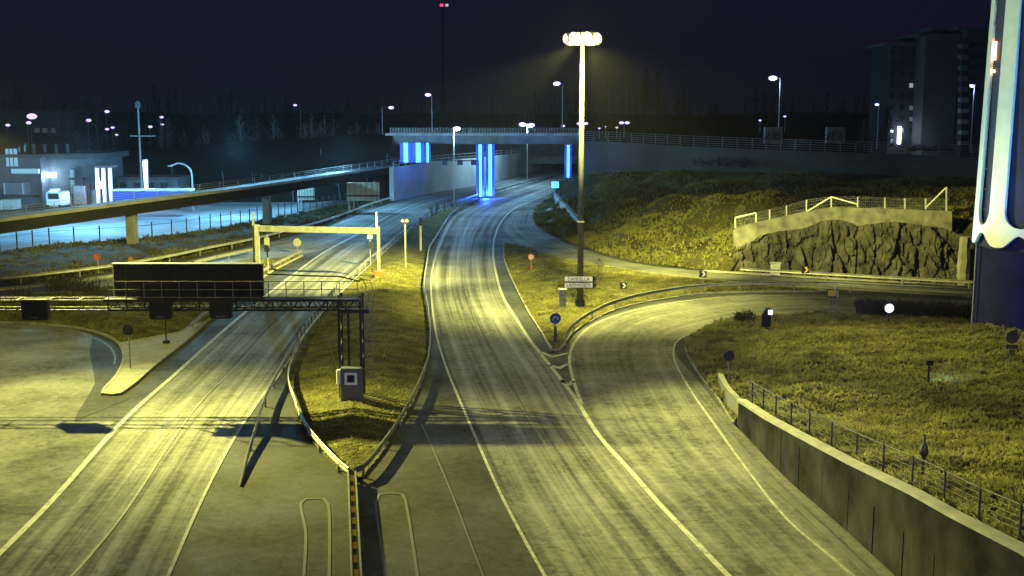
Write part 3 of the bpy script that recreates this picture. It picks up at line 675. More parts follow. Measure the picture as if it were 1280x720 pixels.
# dark post on paved nose
b = G(208,429,.13); t = thing('sign_post','plain dark post with a foot plate on the paved left nose','post',b)
MB().tube([b,b+Vector((0,0,2.0))],.05,8).build('post', M['dark'], t); MB().tube([b,b+Vector((0,0,.2))],.25,10).build('foot', M['dark'], t)
def chevron(label,bx,by,cy,w,h,m,island=False):
    b = G(bx,by,.05); zc=ZT(cy,b); t = thing('chevron_sign',label,'chevron sign',b)
    MB().tube([b,Vector((b.x,b.y,zc+h*.4))],.04,8).build('post', M['steel'], t)
    MB().box((b.x,b.y-.07,zc),(w,.03,h)).build('board', M['black'], t)
    mb = MB()
    q=h*.38; th=w*.3; x0=b.x-w*.2
    pts=[(x0,q),(x0+th,q),(x0+th+q*.8,0),(x0+th,-q),(x0,-q),(x0+q*.8,0)]
    mb.v=[(x,b.y-.10,zc+z) for x,z in pts]+[(x,b.y-.09,zc+z) for x,z in pts]; mb.f=[(0,1,2,5),(5,2,3,4)]+[(i,(i+1)%6,(i+1)%6+6,i+6) for i in range(6)]
    mb.build('arrow', M[m], t)
chevron('black chevron board with pale arrow in the middle of the triangular island',779,378,357,.62,.55,'white')
chevron('black chevron board with pale arrow beside the rear ramp',878,366,342.5,.7,.62,'white')
chevron('black chevron board with yellow arrow in front of the rock cut',1006,355,337,.75,.75,'yells')
b = G(1039,392,.05); zc=ZT(366.5,b); t = thing('warning_sign','small bright yellow board on two thin legs beside the hedge','sign',b)
MB().box((b.x,b.y-.05,zc),(.72,.04,.52)).build('board', M['yells'], t, bevel=.01); MB().box((b.x,b.y+.0,zc-.05),(.85,.03,.7)).build('backing', M['dark'], t)
for s in (-.28,.1,.42): MB().tube([b+Vector((s,0,0)), Vector((b.x+s,b.y,zc))],.035,6).build('leg', M['steel'], t)
b = G(1045.5,372,.05); t = thing('marker_post','white marker post behind the yellow board','post',b); MB().box(b+Vector((0,0,.55)),(.3,.2,1.1)).build('body', M['white'], t, bevel=.03); MB().box(b+Vector((0,-.12,.8)),(.12,.02,.3)).build('panel', M['steel'], t)
def cabinet(label,x0,x1,y0,yb,d=.5,m='conc',cap=None,z=.05,name='utility_cabinet'):
    b = G((x0+x1)/2,yb,z); zt=ZT(y0,b); w=(x1-x0)/F*b.length; t = thing(name,label,'cabinet',b)
    MB().box((b.x,b.y,(z+zt)/2),(w,d,zt-z)).build('body', M[m], t, bevel=.03)
    MB().box((b.x,b.y,zt+.04),(w+.1,d+.1,.08)).build('lid', M[cap or m], t)
    MB().box((b.x+w*.3,b.y-d/2-.015,(z+zt)/2),(.05,.03,.15)).build('handle', M['dark'], t); return t
cabinet('tall narrow grey cabinet with bright lid left of the tall mast',699,707.5,362,388,.5,'steel','white')
cabinet('square pale cabinet at the left foot of the rock cut',963.5,974.5,329,344.5,.5,'white')
cabinet('narrow white cabinet at the left end of the rock cut',911,915.5,318,335,.4,'white')
# floodlight cabinet & floods on the right island
def spot(loc, tgt, P_, col, ang=70, blend=.6, size=.2, name='spot_light'):
    l = bpy.data.lights.new(name,'SPOT'); l.energy=P_; l.color=col; l.spot_size=math.radians(ang); l.spot_blend=blend; l.shadow_soft_size=size
    o = link(bpy.data.objects.new(name,l)); o.location=loc; o.rotation_euler=(Vector(tgt)-Vector(loc)).to_track_quat('-Z','Y').to_euler(); return o
def point(loc, P_, col, size=.3, name='lamp_light'):
    l = bpy.data.lights.new(name,'POINT'); l.energy=P_; l.color=col; l.shadow_soft_size=size
    o = link(bpy.data.objects.new(name,l)); o.location=loc; return o
b = RG(957,413); zt=ZT(385,b); t = thing('floodlight_housing','black upright housing with one small bright lamp on the right lawn','floodlight',b)
MB().tube([b-Vector((0,0,.1)),b+Vector((0,0,.4))],.06,8).build('post', M['dark'], t)
mb = MB(); pts=[(-.35,.3),(.35,.3),(.35,zt-b.z),(.0,zt-b.z),(-.35,zt-b.z-.5)]
mb.v=[(b.x+x,b.y-.2,b.z+z) for x,z in pts]+[(b.x+x,b.y+.25,b.z+z) for x,z in pts]; mb.f=[(0,1,2,3,4),(9,8,7,6,5)]+[(i,(i+1)%5,(i+1)%5+5,i+5) for i in range(5)]
mb.build('housing', M['black'], t); MB().box((b.x+.28,b.y-.23,zt-.3),(.34,.06,.36)).build('lamp', E_flood, t)
b = RG(1110,407); zt=ZT(385,b); t = thing('floodlight','bright white blue floodlight on a short post in front of the hedge','floodlight',b)
MB().tube([b-Vector((0,0,.1)),Vector((b.x,b.y,zt))],.07,8).build('post', M['dark'], t)
MB().box((b.x,b.y+.05,zt),(.62,.3,.55)).build('housing', M['dark'], t, bevel=.05); MB().tube([(b.x,b.y-.13,zt),(b.x,b.y-.22,zt)],[.36,.30],16).build('lens', E_flood, t)
FL = Vector((b.x,b.y-.5,zt+.1))
b = RG(1160,481); zt=ZT(451,b); t = thing('bollard_light','thin dark bollard with a box head beside a cold lit patch of lawn','bollard light',b)
MB().tube([b-Vector((0,0,.1)),Vector((b.x,b.y,zt-.2))],.07,8).build('post', M['dark'], t); MB().box((b.x,b.y,zt-.12),(.4,.35,.3)).build('head', M['black'], t, bevel=.03)
spot((b.x+.35,b.y,zt-.1),(b.x+1.6,b.y+1.0,b.z),260,(.55,.9,1),85,.8,.05)
b = RG(1153,598); zt=ZT(543,b); t = thing('garden_spotlight','dark bollard with a bottle shaped spotlight head near the wall railing','bollard light',b)
MB().tube([b-Vector((0,0,.1)),Vector((b.x,b.y,b.z+(zt-b.z)*.5))],.06,8).build('post', M['dark'], t)
q=zt-b.z; MB().tube([Vector((b.x,b.y,b.z+q*f)) for f in (.48,.55,.62,.75,.82,1.0)],[.06,.16,.17,.12,.05,.04],12).build('head', M['dark'], t, smooth=True)
b = RG(1252,602-4) if False else RG(1213,546)
# hedge
def twigbush(name,label,cat,b0,b1,h,n,m='twig',wd=.5):
    t=thing(name,label,cat,(b0+b1)/2); mb=MB()
    for i in range(n):
        p=b0.lerp(b1,random.random())+Vector((random.uniform(-wd,wd)*.3,random.uniform(-wd,wd),-.05)); z=h*random.uniform(.55,1.1)
        q=p+Vector((random.uniform(-.3,.3),random.uniform(-.3,.3),z)); mb.bar(p,q,.03)
        for k in range(4):
            r=p.lerp(q,random.uniform(.3,.9)); mb.bar(r,r+Vector((random.uniform(-.4,.4),random.uniform(-.3,.3),random.uniform(.1,.45))),.02)
    mb.build('twigs',M[m],t); return t
h0=RG(1072,393); h1=RG(1215,400)
h=twigbush('hedge','long leafless clipped hedge behind the bright floodlight','hedge',h0,h1,1.35,750)
MB().box((h0+h1)/2+Vector((0,-.6,.1)),((h1-h0).length,.15,.25),rz=math.atan2(h1.y-h0.y,h1.x-h0.x)).build('edging',M['dark'],h)
twigbush('bush','low scrubby bush at the kerb near the black floodlight housing','bush',RG(918,404),RG(942,402),.9,60)
# ================================================================= TOWER
tc = Vector((40.75,86.8,.6)); R0=5.6
t = thing('ventilation_tower','huge round tower with white illuminated ribs over a dark blue drum at the right edge','tower',tc)
def cyl(r0,r1,z0,z1,n=72):
    mb=MB()
    for k in range(n):
        a=2*math.pi*k/n; mb.v+=[(tc.x+r0*math.cos(a),tc.y+r0*math.sin(a),z0),(tc.x+r1*math.cos(a),tc.y+r1*math.sin(a),z1)]
    for k in range(n): a=2*k; b=2*((k+1)%n); mb.f.append((a,b,b+1,a+1))
    return mb
cyl(R0-.25,R0-.45,-.2,45).build('drum', M['towd'], t, smooth=True)
cyl(R0-.12,R0-.14,-.2,7.0).build('base_drum', mat('base_drum_paint',(.010,.010,.07),.85,.3,.6,spec=.1), t, smooth=True)
def shellmesh():
    mb=MB(); nr=10; zs=7.6
    rows=[0,.15,.3,.5,.7,.85,.95,1.0]
    da=2*math.pi/nr; a0=math.radians(185.1)
    sw=.34                                # slot half width, fraction of cell
    for i in range(nr):
        c0=a0+i*da; c1=c0+da
        hw=(da*.5)*(.45 if i%2==0 else .71)
        hw2=(da*.5)*(.71 if i%2==0 else .45)
        z0=zs+1.05
        S=hw*R0; S2=hw2*R0
        zr=[('b',k/5) for k in range(6)]
        K=12; grid=[]
        def zb(th):   # scalloped lower edge
            u=(th-c0)/da; return zs-.05+.5*math.cos(2*math.pi*u)+.1*math.cos(4*math.pi*u)
        rowsn=[]
        for k in range(6): rowsn.append(('low',k/5))
        for k in range(1,7): rowsn.append(('arc',k/6))
        for k in range(1,9): rowsn.append(('up',k/8))
        for kind,v in rowsn:
            row=[]
            for j in range(K+1):
                u=j/K
                if kind=='low': e0=c0; e1=c1
                elif kind=='arc':
                    e0=c0+hw*math.sin(v*math.pi/2); e1=c1-hw2*math.sin(v*math.pi/2)
                else: e0=c0+hw; e1=c1-hw2
                th=e0+(e1-e0)*u
                if kind=='low': z=zb(th)*(1-v)+z0*v
                elif kind=='arc': z=z0+max(S,S2)*(1-math.cos(v*math.pi/2))
                else: z=z0+max(S,S2)+v*(34-z0-S)
                row.append((th,z))
            grid.append(row)
        base=len(mb.v)
        for row in grid:
            for th,z in row:
                r=R0+.12-.02*(z-zs); mb.v.append((tc.x+r*math.cos(th),tc.y+r*math.sin(th),z))
        for a in range(len(grid)-1):
            for j in range(K): q=base+a*(K+1)+j; mb.f.append((q,q+1,q+K+2,q+K+1))
    return mb
sh = shellmesh().build('ribbed_shell', M['shell'], t)
so = sh.modifiers.new('thick','SOLIDIFY'); so.thickness=.22; so.offset=-1
dirc=(Vector((0,0,0))-tc); a_=math.atan2(dirc.y,dirc.x)
for zz,hh in ((V(1244,60,82).z,1.2),(V(1246,50,82).z,.35),(V(1242,86,82).z,.2)):
    q=V(1244,60,82); al=a_-math.radians(0)
    # on drum wall within the first slot
    best=min((abs((tc.x+(R0-.4)*math.cos(x))/(tc.y+(R0-.4)*math.sin(x))-q.x/q.y),x) for x in np.linspace(-math.pi,-math.pi/2,400))[1]
    MB().box((tc.x+(R0-.3)*math.cos(best),tc.y+(R0-.3)*math.sin(best),zz),(.28,.28,hh)).build('slot_lamp', E_amb, t)
q=best
for k in range(12): MB().box((tc.x+(R0-.32)*math.cos(q),tc.y+(R0-.32)*math.sin(q),9.8+k*1.5),(.3,.3,.05)).build('bracket', M['steel'], t)
MB().tube([(tc.x+(R0+.15)*math.cos(q),tc.y+(R0+.15)*math.sin(q),.0),(tc.x+(R0+.15)*math.cos(q),tc.y+(R0+.15)*math.sin(q),7.2)],.1,8).build('downpipe', M['orange'] if False else M['steel'], t)
wp=[(1218,445),(1240,448),(1285,449),(1340,452)]
# ================================================================= BRIDGE
bY=235
t = thing('road_bridge','wide dark road bridge crossing over the roads with blue lit pillars','bridge',V(607,247,bY))
a=V(488,180,bY); b=V(722,180,bY); zt=V(600,168,bY).z; zb=a.z
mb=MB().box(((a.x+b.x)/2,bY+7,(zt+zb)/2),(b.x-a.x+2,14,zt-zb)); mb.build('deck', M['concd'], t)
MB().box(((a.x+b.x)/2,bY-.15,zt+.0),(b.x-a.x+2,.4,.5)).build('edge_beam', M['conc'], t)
rl=MB()
for z in (.35,.65,.95,1.25): rl.bar((a.x,bY,zt+z),(b.x+1,bY,zt+z),.05)
for k in range(70): x=a.x+k*(b.x-a.x+1)/69; rl.bar((x,bY,zt),(x,bY,zt+1.3),.07)
rl.build('railing', M['steel'], t)
em=MB(); ev=[]
for i in range(25):
    f=i/24; x=a.x+.5-f*110; zz=(zt+.2)*(1-f*.55)+noise.noise((x*.1,0,0))
    em.v+=[(x,bY+14,zz),(x,bY,zz),(x,bY-6,max(0,zz*.62)),(x,bY-(9 if f<.1 else 14),0)]
for i in range(24):
    for j in range(3): q=i*4+j; em.f.append((q,q+4,q+5,q+1))
struct(em,'hill',MATS.get('far_ground') or mat('far_ground',(.009,.009,.009),.95,.4,.1,spec=.02),True)
# central twin pillar
def pil(px0,px1,pyb,pyt,Y,name='pillar'):
    p=V(px0,pyb,Y); q=V(px1,pyt,Y); w=q.x-p.x
    o=MB().box(((p.x+q.x)/2,Y+.8,(p.z+zb)/2),(w,1.5,zb-p.z)).build(name, M['conc'], t)
    MB().box(((p.x+q.x)/2,Y-.02,(p.z+q.z)/2),(w*.4,.12,q.z-p.z)).build('light_strip', E_cy, o)
    for s in (-1,1): MB().box(((p.x+q.x)/2+s*w*.37,Y-.02,(p.z+q.z)/2),(w*.3,.12,q.z-p.z)).build('edge_strip', E_bl, o)
pil(595.5,605,246,180.5,bY-3); pil(607.5,618,245,180.5,bY-3)
pil(706,714.5,222,181.5,bY-2,'end_pillar')
for x0,x1 in ((500.5,514),(515.5,530),(531.5,537.5)):
    pil(x0,x1,203,178.5,bY-4,'abutment_pillar')
p=V(519,206,bY-4)
# abutment under left pillars is the retaining wall below
# right small lit sign
c_=V(694,231,225); t2 = thing('lit_sign','small glowing cyan sign box at the right edge of the road under the bridge','sign',Vector((c_.x,c_.y,0)))
MB().bar((c_.x,c_.y+.15,0),(c_.x,c_.y+.15,c_.z-.5),.12).build('post', M['steel'], t2); MB().box(c_,(1.4,.2,1.2)).build('light_box', E_cy, t2)
# left retaining wall (bright) going under the bridge
WBp=[(492,251),(547,240),(600,231),(650,219),(705,207.5),(760,196)]; WT=[(492,208)]
mb=MB(); n=len(WBp)
t = thing('retaining_wall','tall pale concrete wall along the left road below the bridge','wall',G(560,238))
pts=[G(*q)+Vector((0,.5,0)) for q in WBp]; zs=[6.4,6.6,6.4,6.0,5.4,5.2]
wallmesh([(p.x,p.y) for p in pts],zs,.5).build('wall_face', mat('pale_wall',(.30,.30,.29),.85,.3,.12,.02), t)
e0=G(492,251)+Vector((0,.5,0)); 
MB().box((e0.x-.5,e0.y+6,3.2),(.6,12,6.4)).build('end_face', M['conc'], t)
mb=MB()
for k in range(40):
    i=k/40*(n-1); j=int(i); p=pts[j].lerp(pts[j+1],i-j); z=zs[j]+(zs[j+1]-zs[j])*(i-j); mb.bar((p.x,p.y,z),(p.x,p.y,z+1.2),.08)
for h in (.5,1.15): mb.tube([(p.x,p.y,z+h) for p,z in zip(pts,zs)],.05,5)
mb.build('railing', M['steel'], t)
# dark noise wall behind, above
t = thing('noise_wall','dark noise wall above the pale concrete wall behind the bridge','wall',V(620,195,330))
MB().box(V(610,188,330),(70,.4,5)).build('panel', M['walld'], t); MB().box(V(610,200,330),(70,.6,2)).build('base', M['concd'], t)
# lane signals under the bridge
t = thing('lane_signal_gantry','thin beam with three small dark signal boxes just in front of the bridge','gantry',G(548,243)); Y=222
MB().bar(V(540,201,Y),V(598,201,Y),.2).build('beam', M['dark'], t)
q=V(598,201,Y); MB().bar((q.x,Y,0),(q.x,Y,q.z+.1),.2).build('leg', M['dark'], t)
for px in (556,575,592): MB().box(V(px,203,Y-.3),(1.0,.4,1.0)).build('lane_signal', M['black'], t)
# median guard between the carriageways under bridge
guardrail('far guard rail in the median running under the bridge', GP([(560,262),(575,256),(600,247),(618,243),(650,234),(690,223),(730,213)],0,3), .8, 6)
t=twigbush('bush','row of bare shrubs in the median in front of the blue pillars','bushes',G(536,273),G(572,257),2.0,60,wd=1.2)
# median nose lamp box left of pillar etc
# wing wall right of the road
p0=V(692,243,212); p1=V(721,281,168)
t = thing('wing_wall','sloping pale concrete wing wall at the foot of the dark hill left of the tall mast','wall',G(712,283))
mb=MB(); A=[V(691,241,222),V(721,273,172),G(722,283),G(712,282),G(697,262)]
mb.v=[tuple(p) for p in A]+[tuple(p+Vector((.6,.3,0))) for p in A]; mb.f=[(0,1,2,3,4),(9,8,7,6,5)]+[(i,(i+1)%5,(i+1)%5+5,i+5) for i in range(5)]
mb.build('wall_face', M['conc'], t)
mb=MB()
for k in range(6):
    p=A[0].lerp(A[1],k/5)+Vector((.3,.15,0)); mb.bar(p,p+Vector((0,0,1.2)),.09)
mb.build('fence_posts', M['steel'], t)
for i,(px,py) in enumerate([(703,281),(700,272)]): pass
t=thing('rock_pile','heap of pale snowy boulders below the wing wall','rocks',G(698,280))
for k in range(7):
    c=G(random.uniform(680,712),random.uniform(262,281)); bm=bmesh.new(); bmesh.ops.create_icosphere(bm,subdivisions=2,radius=random.uniform(.4,.9))
    for v in bm.verts: v.co*=1+.35*noise.noise(v.co*1.5+Vector((k,0,0))); v.co.z*=.7
    mb=MB(); mb.v=[tuple(v.co+c+Vector((0,0,.3))) for v in bm.verts]; mb.f=[tuple(v.index for v in f.verts) for f in bm.faces]; bm.free(); mb.build('boulder', M['conc'], t)
# hill wall on the right with fence, graffiti
t = thing('street_wall','long dim concrete wall with graffiti at the top of the hill right of the bridge','wall',wl[3])
wa=V(722,168,bY-1); mb=MB(); xs=[(722,bY-1,176,224),(760,232,177,222),(850,222,182,218),(940,214,186,219),(1050,206,190,221),(1130,201,193,224),(1215,195,196,227),(1330,186,200,232)]
for px,Y,y1,y2 in xs:
    a=V(px,y1,Y); b=V(px,y2,Y); mb.v+=[tuple(a),(a.x,a.y,b.z-2),(a.x,a.y+.5,a.z),(a.x,a.y+.5,b.z-2)]
for i in range(len(xs)-1): a=i*4; mb.f+=[(a,a+4,a+5,a+1),(a,a+2,a+6,a+4),(a+2,a+3,a+7,a+6)]
mb.build('wall_face', mat('street_wall_concrete',(.05,.044,.036),.9,.45,.10,.03), t)
mb=MB(); tops=[V(px,y1,Y) for px,Y,y1,y2 in xs]; tp=catmull(tops,2.5)
for p in tp: mb.bar(p,p+Vector((0,0,1.9)),.06)
for h in (.3,.7,1.1,1.5,1.9): mb.tube([p+Vector((0,0,h)) for p in tp[::3]],.03,5)
mb.build('fence', M['steel'], t)
mb=MB()
for k in range(16):
    px=870+k*4.4; Y=218-(px-850)*.085-.35; c=V(px,203+random.uniform(-2,2),Y); pts=[]
    for j in range(7): pts.append(c+Vector((random.uniform(-.7,.7),0,random.uniform(-.9,.9))))
    mb.tube(catmull(pts,.3),.09,4)
mb.build('graffiti', M['black'], t)
for x0,x1 in ((955,978),(1032,1056)):
    Y=204; a=V(x0,179,Y); b=V(x1,159,Y); tt=thing('transformer_box','pale graffiti covered box, %s, standing behind the street wall' % ('under the bright street lamp' if x0<1000 else 'the right one of the two'),'box',V((x0+x1)/2,181,Y))
    MB().box(((a.x+b.x)/2,Y,(a.z+b.z)/2),(b.x-a.x,1.2,b.z-a.z)).build('body', M['wall'], tt, bevel=.05)
    mb=MB()
    for k in range(5):
        c=V(x0+3+k*4.2,169,Y-.65); mb.tube(catmull([c+Vector((random.uniform(-.5,.5),0,random.uniform(-.9,.9))) for j in range(5)],.3),.06,4)
    mb.build('graffiti', M['black'], tt)
# ================================================================= VIADUCT (left)
t = thing('viaduct','slender elevated footbridge with pale edge beam rising across the yard on the left','bridge',V(168,300,149))
vp=[(-140,288,108),(0,274,128.8),(168,252,149),(337,230,177),(495,206,233)]; top=[V(px,py,Y) for px,py,Y in vp]
tp=catmull(top,4)
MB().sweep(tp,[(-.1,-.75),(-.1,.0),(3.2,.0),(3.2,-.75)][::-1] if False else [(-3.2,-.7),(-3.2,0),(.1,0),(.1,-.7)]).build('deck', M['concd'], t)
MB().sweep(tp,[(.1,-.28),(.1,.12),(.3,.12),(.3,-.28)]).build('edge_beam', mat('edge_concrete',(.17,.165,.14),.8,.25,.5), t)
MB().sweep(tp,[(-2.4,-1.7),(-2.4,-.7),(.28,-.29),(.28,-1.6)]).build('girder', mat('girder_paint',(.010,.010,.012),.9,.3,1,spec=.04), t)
for px,pyb in ((168,306),(337,281),(-20,330)):
    b=G(px,pyb)+Vector((-.6,1.2,0)); q=min(tp,key=lambda p:(p.y-b.y)**2+(p.x-b.x)**2); MB().box((b.x,b.y,(q.z-1.7)/2),(1.1,1.6,q.z-1.7)).build('pier', M['concd'], t, bevel=.05)
mb=MB()
for p in tp[::1]: mb.bar(p+Vector((0,0,.1)),p+Vector((0,0,1.25)),.06)
for h in (.35,.65,.95,1.22): mb.tube([p+Vector((0,0,h)) for p in tp],.025,5)
mb.build('railing', M['steel'], t)
# chain link fence
t = thing('yard_fence','tall chain link fence with dark posts between the lit yard and the embankment','fence',G(162,300))
fpth=GP([(-60,319),(0,314.5),(62,306.5),(125,302.5),(162,300),(215,294.5),(250,288.5),(312,278.5),(380,265),(440,254)],0,2.5)
for i,p in enumerate(fpth[::1]):
    MB().bar(p,p+Vector((0,0,2.2)),.13).build('post', M['dark'], t)
mb=MB()
for h in (.08,1.78): mb.tube([p+Vector((0,0,h)) for p in fpth],.03,5)
for h in np.arange(.3,1.7,.3): mb.tube([p+Vector((0,0,h)) for p in fpth],.008,3)
mb.build('wire_mesh', M['dark'], t)
# sign backs by the viaduct
for (x0,x1,y0,y1,yb,lab) in ((434,474,228,251,265,'large ribbed sign back lit yellow at the foot of the viaduct'),(372,393,235,250,266,'smaller ribbed sign back hanging under the viaduct')):
    b=G((x0+x1)/2,yb); Y=b.y; a=V(x0,y1,Y); c=V(x1,y0,Y); t=thing('sign_board',lab,'sign',b)
    MB().box(((a.x+c.x)/2,Y,(a.z+c.z)/2),(c.x-a.x,.1,c.z-a.z)).build('panel', mat('sign_back_alu',(.42,.38,.26),.5,.1,2), t)
    for k in range(6): x=a.x+(c.x-a.x)*(k+.5)/6; MB().box((x,Y-.1,(a.z+c.z)/2),(.12,.1,c.z-a.z)).build('rib', M['steel'], t)
    MB().box(((a.x+c.x)/2,Y-.18,a.z+(c.z-a.z)*.28),(c.x-a.x,.1,.25)).build('bar', M['dark'], t)
    for s in (.05,.2): MB().bar((a.x+(c.x-a.x)*s,Y+.12,0),(a.x+(c.x-a.x)*s,Y+.12,c.z),.25).build('leg', M['steel'], t)
# ================================================================= STREET LAMPS
def lamp(hx,hy,bx,by,Y,label,col=None,arm=True,two=None,size=.7,E=None,zbase=None,group='distant street lamps'):
    b=V(bx,by,Y); 
    if zbase is not None: b.z=zbase
    hd=V(hx,hy,Y); t=thing('street_lamp',label,'street lamp',b,group=group)
    MB().tube([b,Vector((b.x,b.y,hd.z-.05))],[.12,.07],8).build('pole', M['steel'], t)
    heads=[hd]+([V(two[0],two[1],Y)] if two else [])
    for h_ in heads:
        if abs(h_.x-b.x)>.15: MB().tube([(b.x,b.y,hd.z-.1),(h_.x,h_.y,h_.z+.05)],.05,6).build('arm', M['steel'], t)
        o=MB().box(h_+Vector((0,0,.12)),(size,.4,.14)).build('lamp_head', M['steel'], t)
        bm=bmesh.new(); bmesh.ops.create_icosphere(bm,subdivisions=2,radius=size*.5); mb=MB(); mb.v=[(v.co.x+h_.x,v.co.y*.7+h_.y-.1,v.co.z*.55+h_.z-.1) for v in bm.verts]; mb.f=[tuple(v.index for v in f.verts) for f in bm.faces]; bm.free()
        mb.build('lens', E or E_wh, o)
    return t
lamp(571,160,568,262,204,'tall street lamp standing in front of the bridge left of the blue pillars',size=1.4)
lamp(653,155,659,225,285,'twin headed street lamp rising behind the right part of the bridge',two=(664,156),size=1.8)
lamp(535,118,540,164,250,'tall street lamp on the bridge approach above the blue abutment',size=1.3)
lamp(489,134,478,168,260,'street lamp with a long arm left of the bridge',size=1.2)
lamp(696,104,703,160,250,'tall street lamp on the bridge left of the high mast',size=1.6)
lamp(966,97,973,168,212,'tall cold white street lamp above the graffiti box',size=1.6)
lamp(296,196,299,232,290,'short street lamp in the dark wood, left one of a pair',size=1.0,E=E_wh2)
lamp(354,195,357,232,290,'short street lamp in the dark wood, right one of a pair',size=1.0,E=E_wh2)
lamp(369,131,377,200,330,'blue white street lamp high in the dark wood',size=1.1,E=E_wh2)
lamp(724,154,728,175,330,'far twin street lamp behind the high mast pole',two=(732,154),size=1.5,E=E_wh2)
lamp(777,153,780,172,330,'far twin street lamp right of the high mast',two=(784,153),size=1.5,E=E_wh2)
lamp(704,157,704,172,330,'small far lamp just right of the tall bridge lamp',size=1.1,E=E_wh2)
lamp(950,150,950,165,300,'faint lamp left of the graffiti box',size=.8,E=E_wh2)
lamp(981,145,981,165,300,'faint pink white lamp right of the graffiti box',size=.8,E=E_wh2)
lamp(1096,130,1096,186,215,'street lamp with a glowing pole beside the spruce tree',size=.8)
lamp(1215,107,1213,190,215,'street lamp beside the apartment balconies',size=.9)
for k,(x,y,s) in enumerate([(749,160,.8),(757,158,.5),(771,159,.8)]):
    lamp(x,y,x,173,340,['small greenish far lamp right of the mast','faint white far lamp between two others right of the mast','small pink far lamp left of the far twin lamp'][k],size=s,E=E_wh2)
labs=['wide glowing lamp high on the far left building','small lamp under the wide glowing lamp on the far left','tiny lamp at the far left edge','blue white lamp alone on the dark hillside','dim pale lamp above the dark hillside','tall narrow lamp on the hillside','round lamp right of the narrow hillside lamp','small round lamp lowest on the hillside','lamp left of the blue one near the utility pole','blue lamp right of the utility pole','round lamp beneath the blue one right of the utility pole']
for (x,y,s),lb in zip([(40,145,3.0),(36,153,1.6),(10,156,1.4),(111,150,1.6),(134,139,1.5),(134,161,1.2),(141,159,1.2),(146,168,1.0),(188,158,1.3),(202,146,1.3),(203,155,1.0)],labs):
    lamp(x,y,x+2,215,335,lb,size=s,E=E_wh2)
# utility pole with bright tube
b=V(178,250,205); t=thing('utility_pole','tall wooden utility pole with crossarm in the yard','utility pole',Vector((b.x,b.y,0)))
MB().tube([(b.x,b.y,0),(b.x,b.y,V(178,126,205).z)],[.2,.14],8).build('pole', M['wall'], t); q=V(178,170,205); MB().bar(q-Vector((2.2,0,0)),q+Vector((2.2,0,0)),.16).build('crossarm', M['wall'], t); q=V(172,131,205); MB().box(q,(.9,.5,1.0)).build('transformer', M['walld'], t, bevel=.1)
b=V(183,238,200); t=thing('light_column','tall slim glowing white light column in the yard','light column',Vector((b.x,b.y,0))); MB().tube([(b.x,b.y,0),(b.x,b.y,V(183,201,200).z)],[.2,.45],8).build('column', emat('tube_white',(.6,.7,1),4), t); MB().tube([(b.x,b.y,V(183,201,200).z),(b.x,b.y,V(183,199,200).z)],.5,8).build('cap', M['steel'], t)
q0=V(240,240,200); t=thing('curved_lamp_post','curved grey lamp post arching over the yard','lamp post',Vector((q0.x,q0.y,0)))
MB().tube(catmull([Vector((q0.x,200,0)),V(240,222,200),V(238,212,200),V(231,206,200),V(222,204,200),V(214,207,200)],.6),.16,8).build('post', M['rail'], t); MB().box(V(213,207.5,200),(.8,.3,.15)).build('lamp_head', M['steel'], t)
# ================================================================= YARD BUILDINGS
def pb(x0,y0,x1,y1,Y,d): a=V(x0,y1,Y); b=V(x1,y0,Y); return MB().box(((a.x+b.x)/2,Y+d/2,(a.z+b.z)/2),(b.x-a.x,d,b.z-a.z))
t=thing('warehouse','large grey sheet metal warehouse with floodlit doorway at far left','building',G(30,262))
pb(-60,196,50,265,203,14).build('wall', M['metalw'], t); pb(50,198,120,265,207,14).build('wall', mat('wall_lit',(.07,.08,.09),.85,.35,.5), t)
pb(14,211,48,217,202.4,.6).build('canopy', M['white'], t); pb(-62,193,52,197,202,16).build('roof', M['roof'], t); pb(46,192,124,199,206,16).build('roof', M['roof'], t)
pb(8,244,50,246,202.5,.5).build('ledge', M['dark'], t)
w=pb(56,236,75,262,206.6,.5).build('door', M['white'], t); pb(60,241,71,262,206.4,.1).build('panel', M['metalw'], w)
for k in range(3): pb(8+k*5,186+0,10+k*5,208,202.6,.4).build('pipe', M['white'], t)
pb(90,212,92,262,206.3,.5).build('pillar', M['steel'], t); pb(86,222,104,225,206.0,.6).build('frame', M['dark'], t)
pb(58,216,68,221,205.6,.8).build('wall_lamp', emat('wall_lamp',(.5,.75,1),40), t)
for k in range(4): pb(41+k*14,180,43+k*14,200,210,.4).build('chimney', M['walld'], t)
t=thing('loading_shed','open steel shed frame with bright corner lamp in the yard','shed',G(130,258))
for x in (121,129,137): pb(x,209,x+1.6,255,195,.4).build('post', M['white'], t)
pb(119,207,139,210,194.8,3).build('roof', M['roof'], t); pb(120,228,127,235,194.4,.6).build('lamp', emat('shed_lamp',(.6,.5,1),45), t)
t=thing('trailer','long blue trailer with a bright white top edge parked in the yard','trailer',G(190,262))
pb(141,239,237,256,190,2.4).build('body', mat('trailer_blue',(.02,.05,.35),.5,.1,1), t, bevel=.05); pb(141,236.6,238,239,189.8,2.6).build('top_rail', M['white'], t)
for k in range(4): MB().tube([V(150+k*24,258,189.8),V(150+k*24,258,189.8)+Vector((0,.4,0))],.5,14).build('wheel', M['rub'], t)
t=thing('low_building','low pale flat roofed building behind the blue trailer','building',G(180,250))
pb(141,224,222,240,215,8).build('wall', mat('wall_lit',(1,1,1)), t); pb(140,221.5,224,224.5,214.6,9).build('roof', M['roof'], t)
for k in range(4): pb(150+k*17,228,158+k*17,238,214.8,.2).build('window', M['glass'], t)
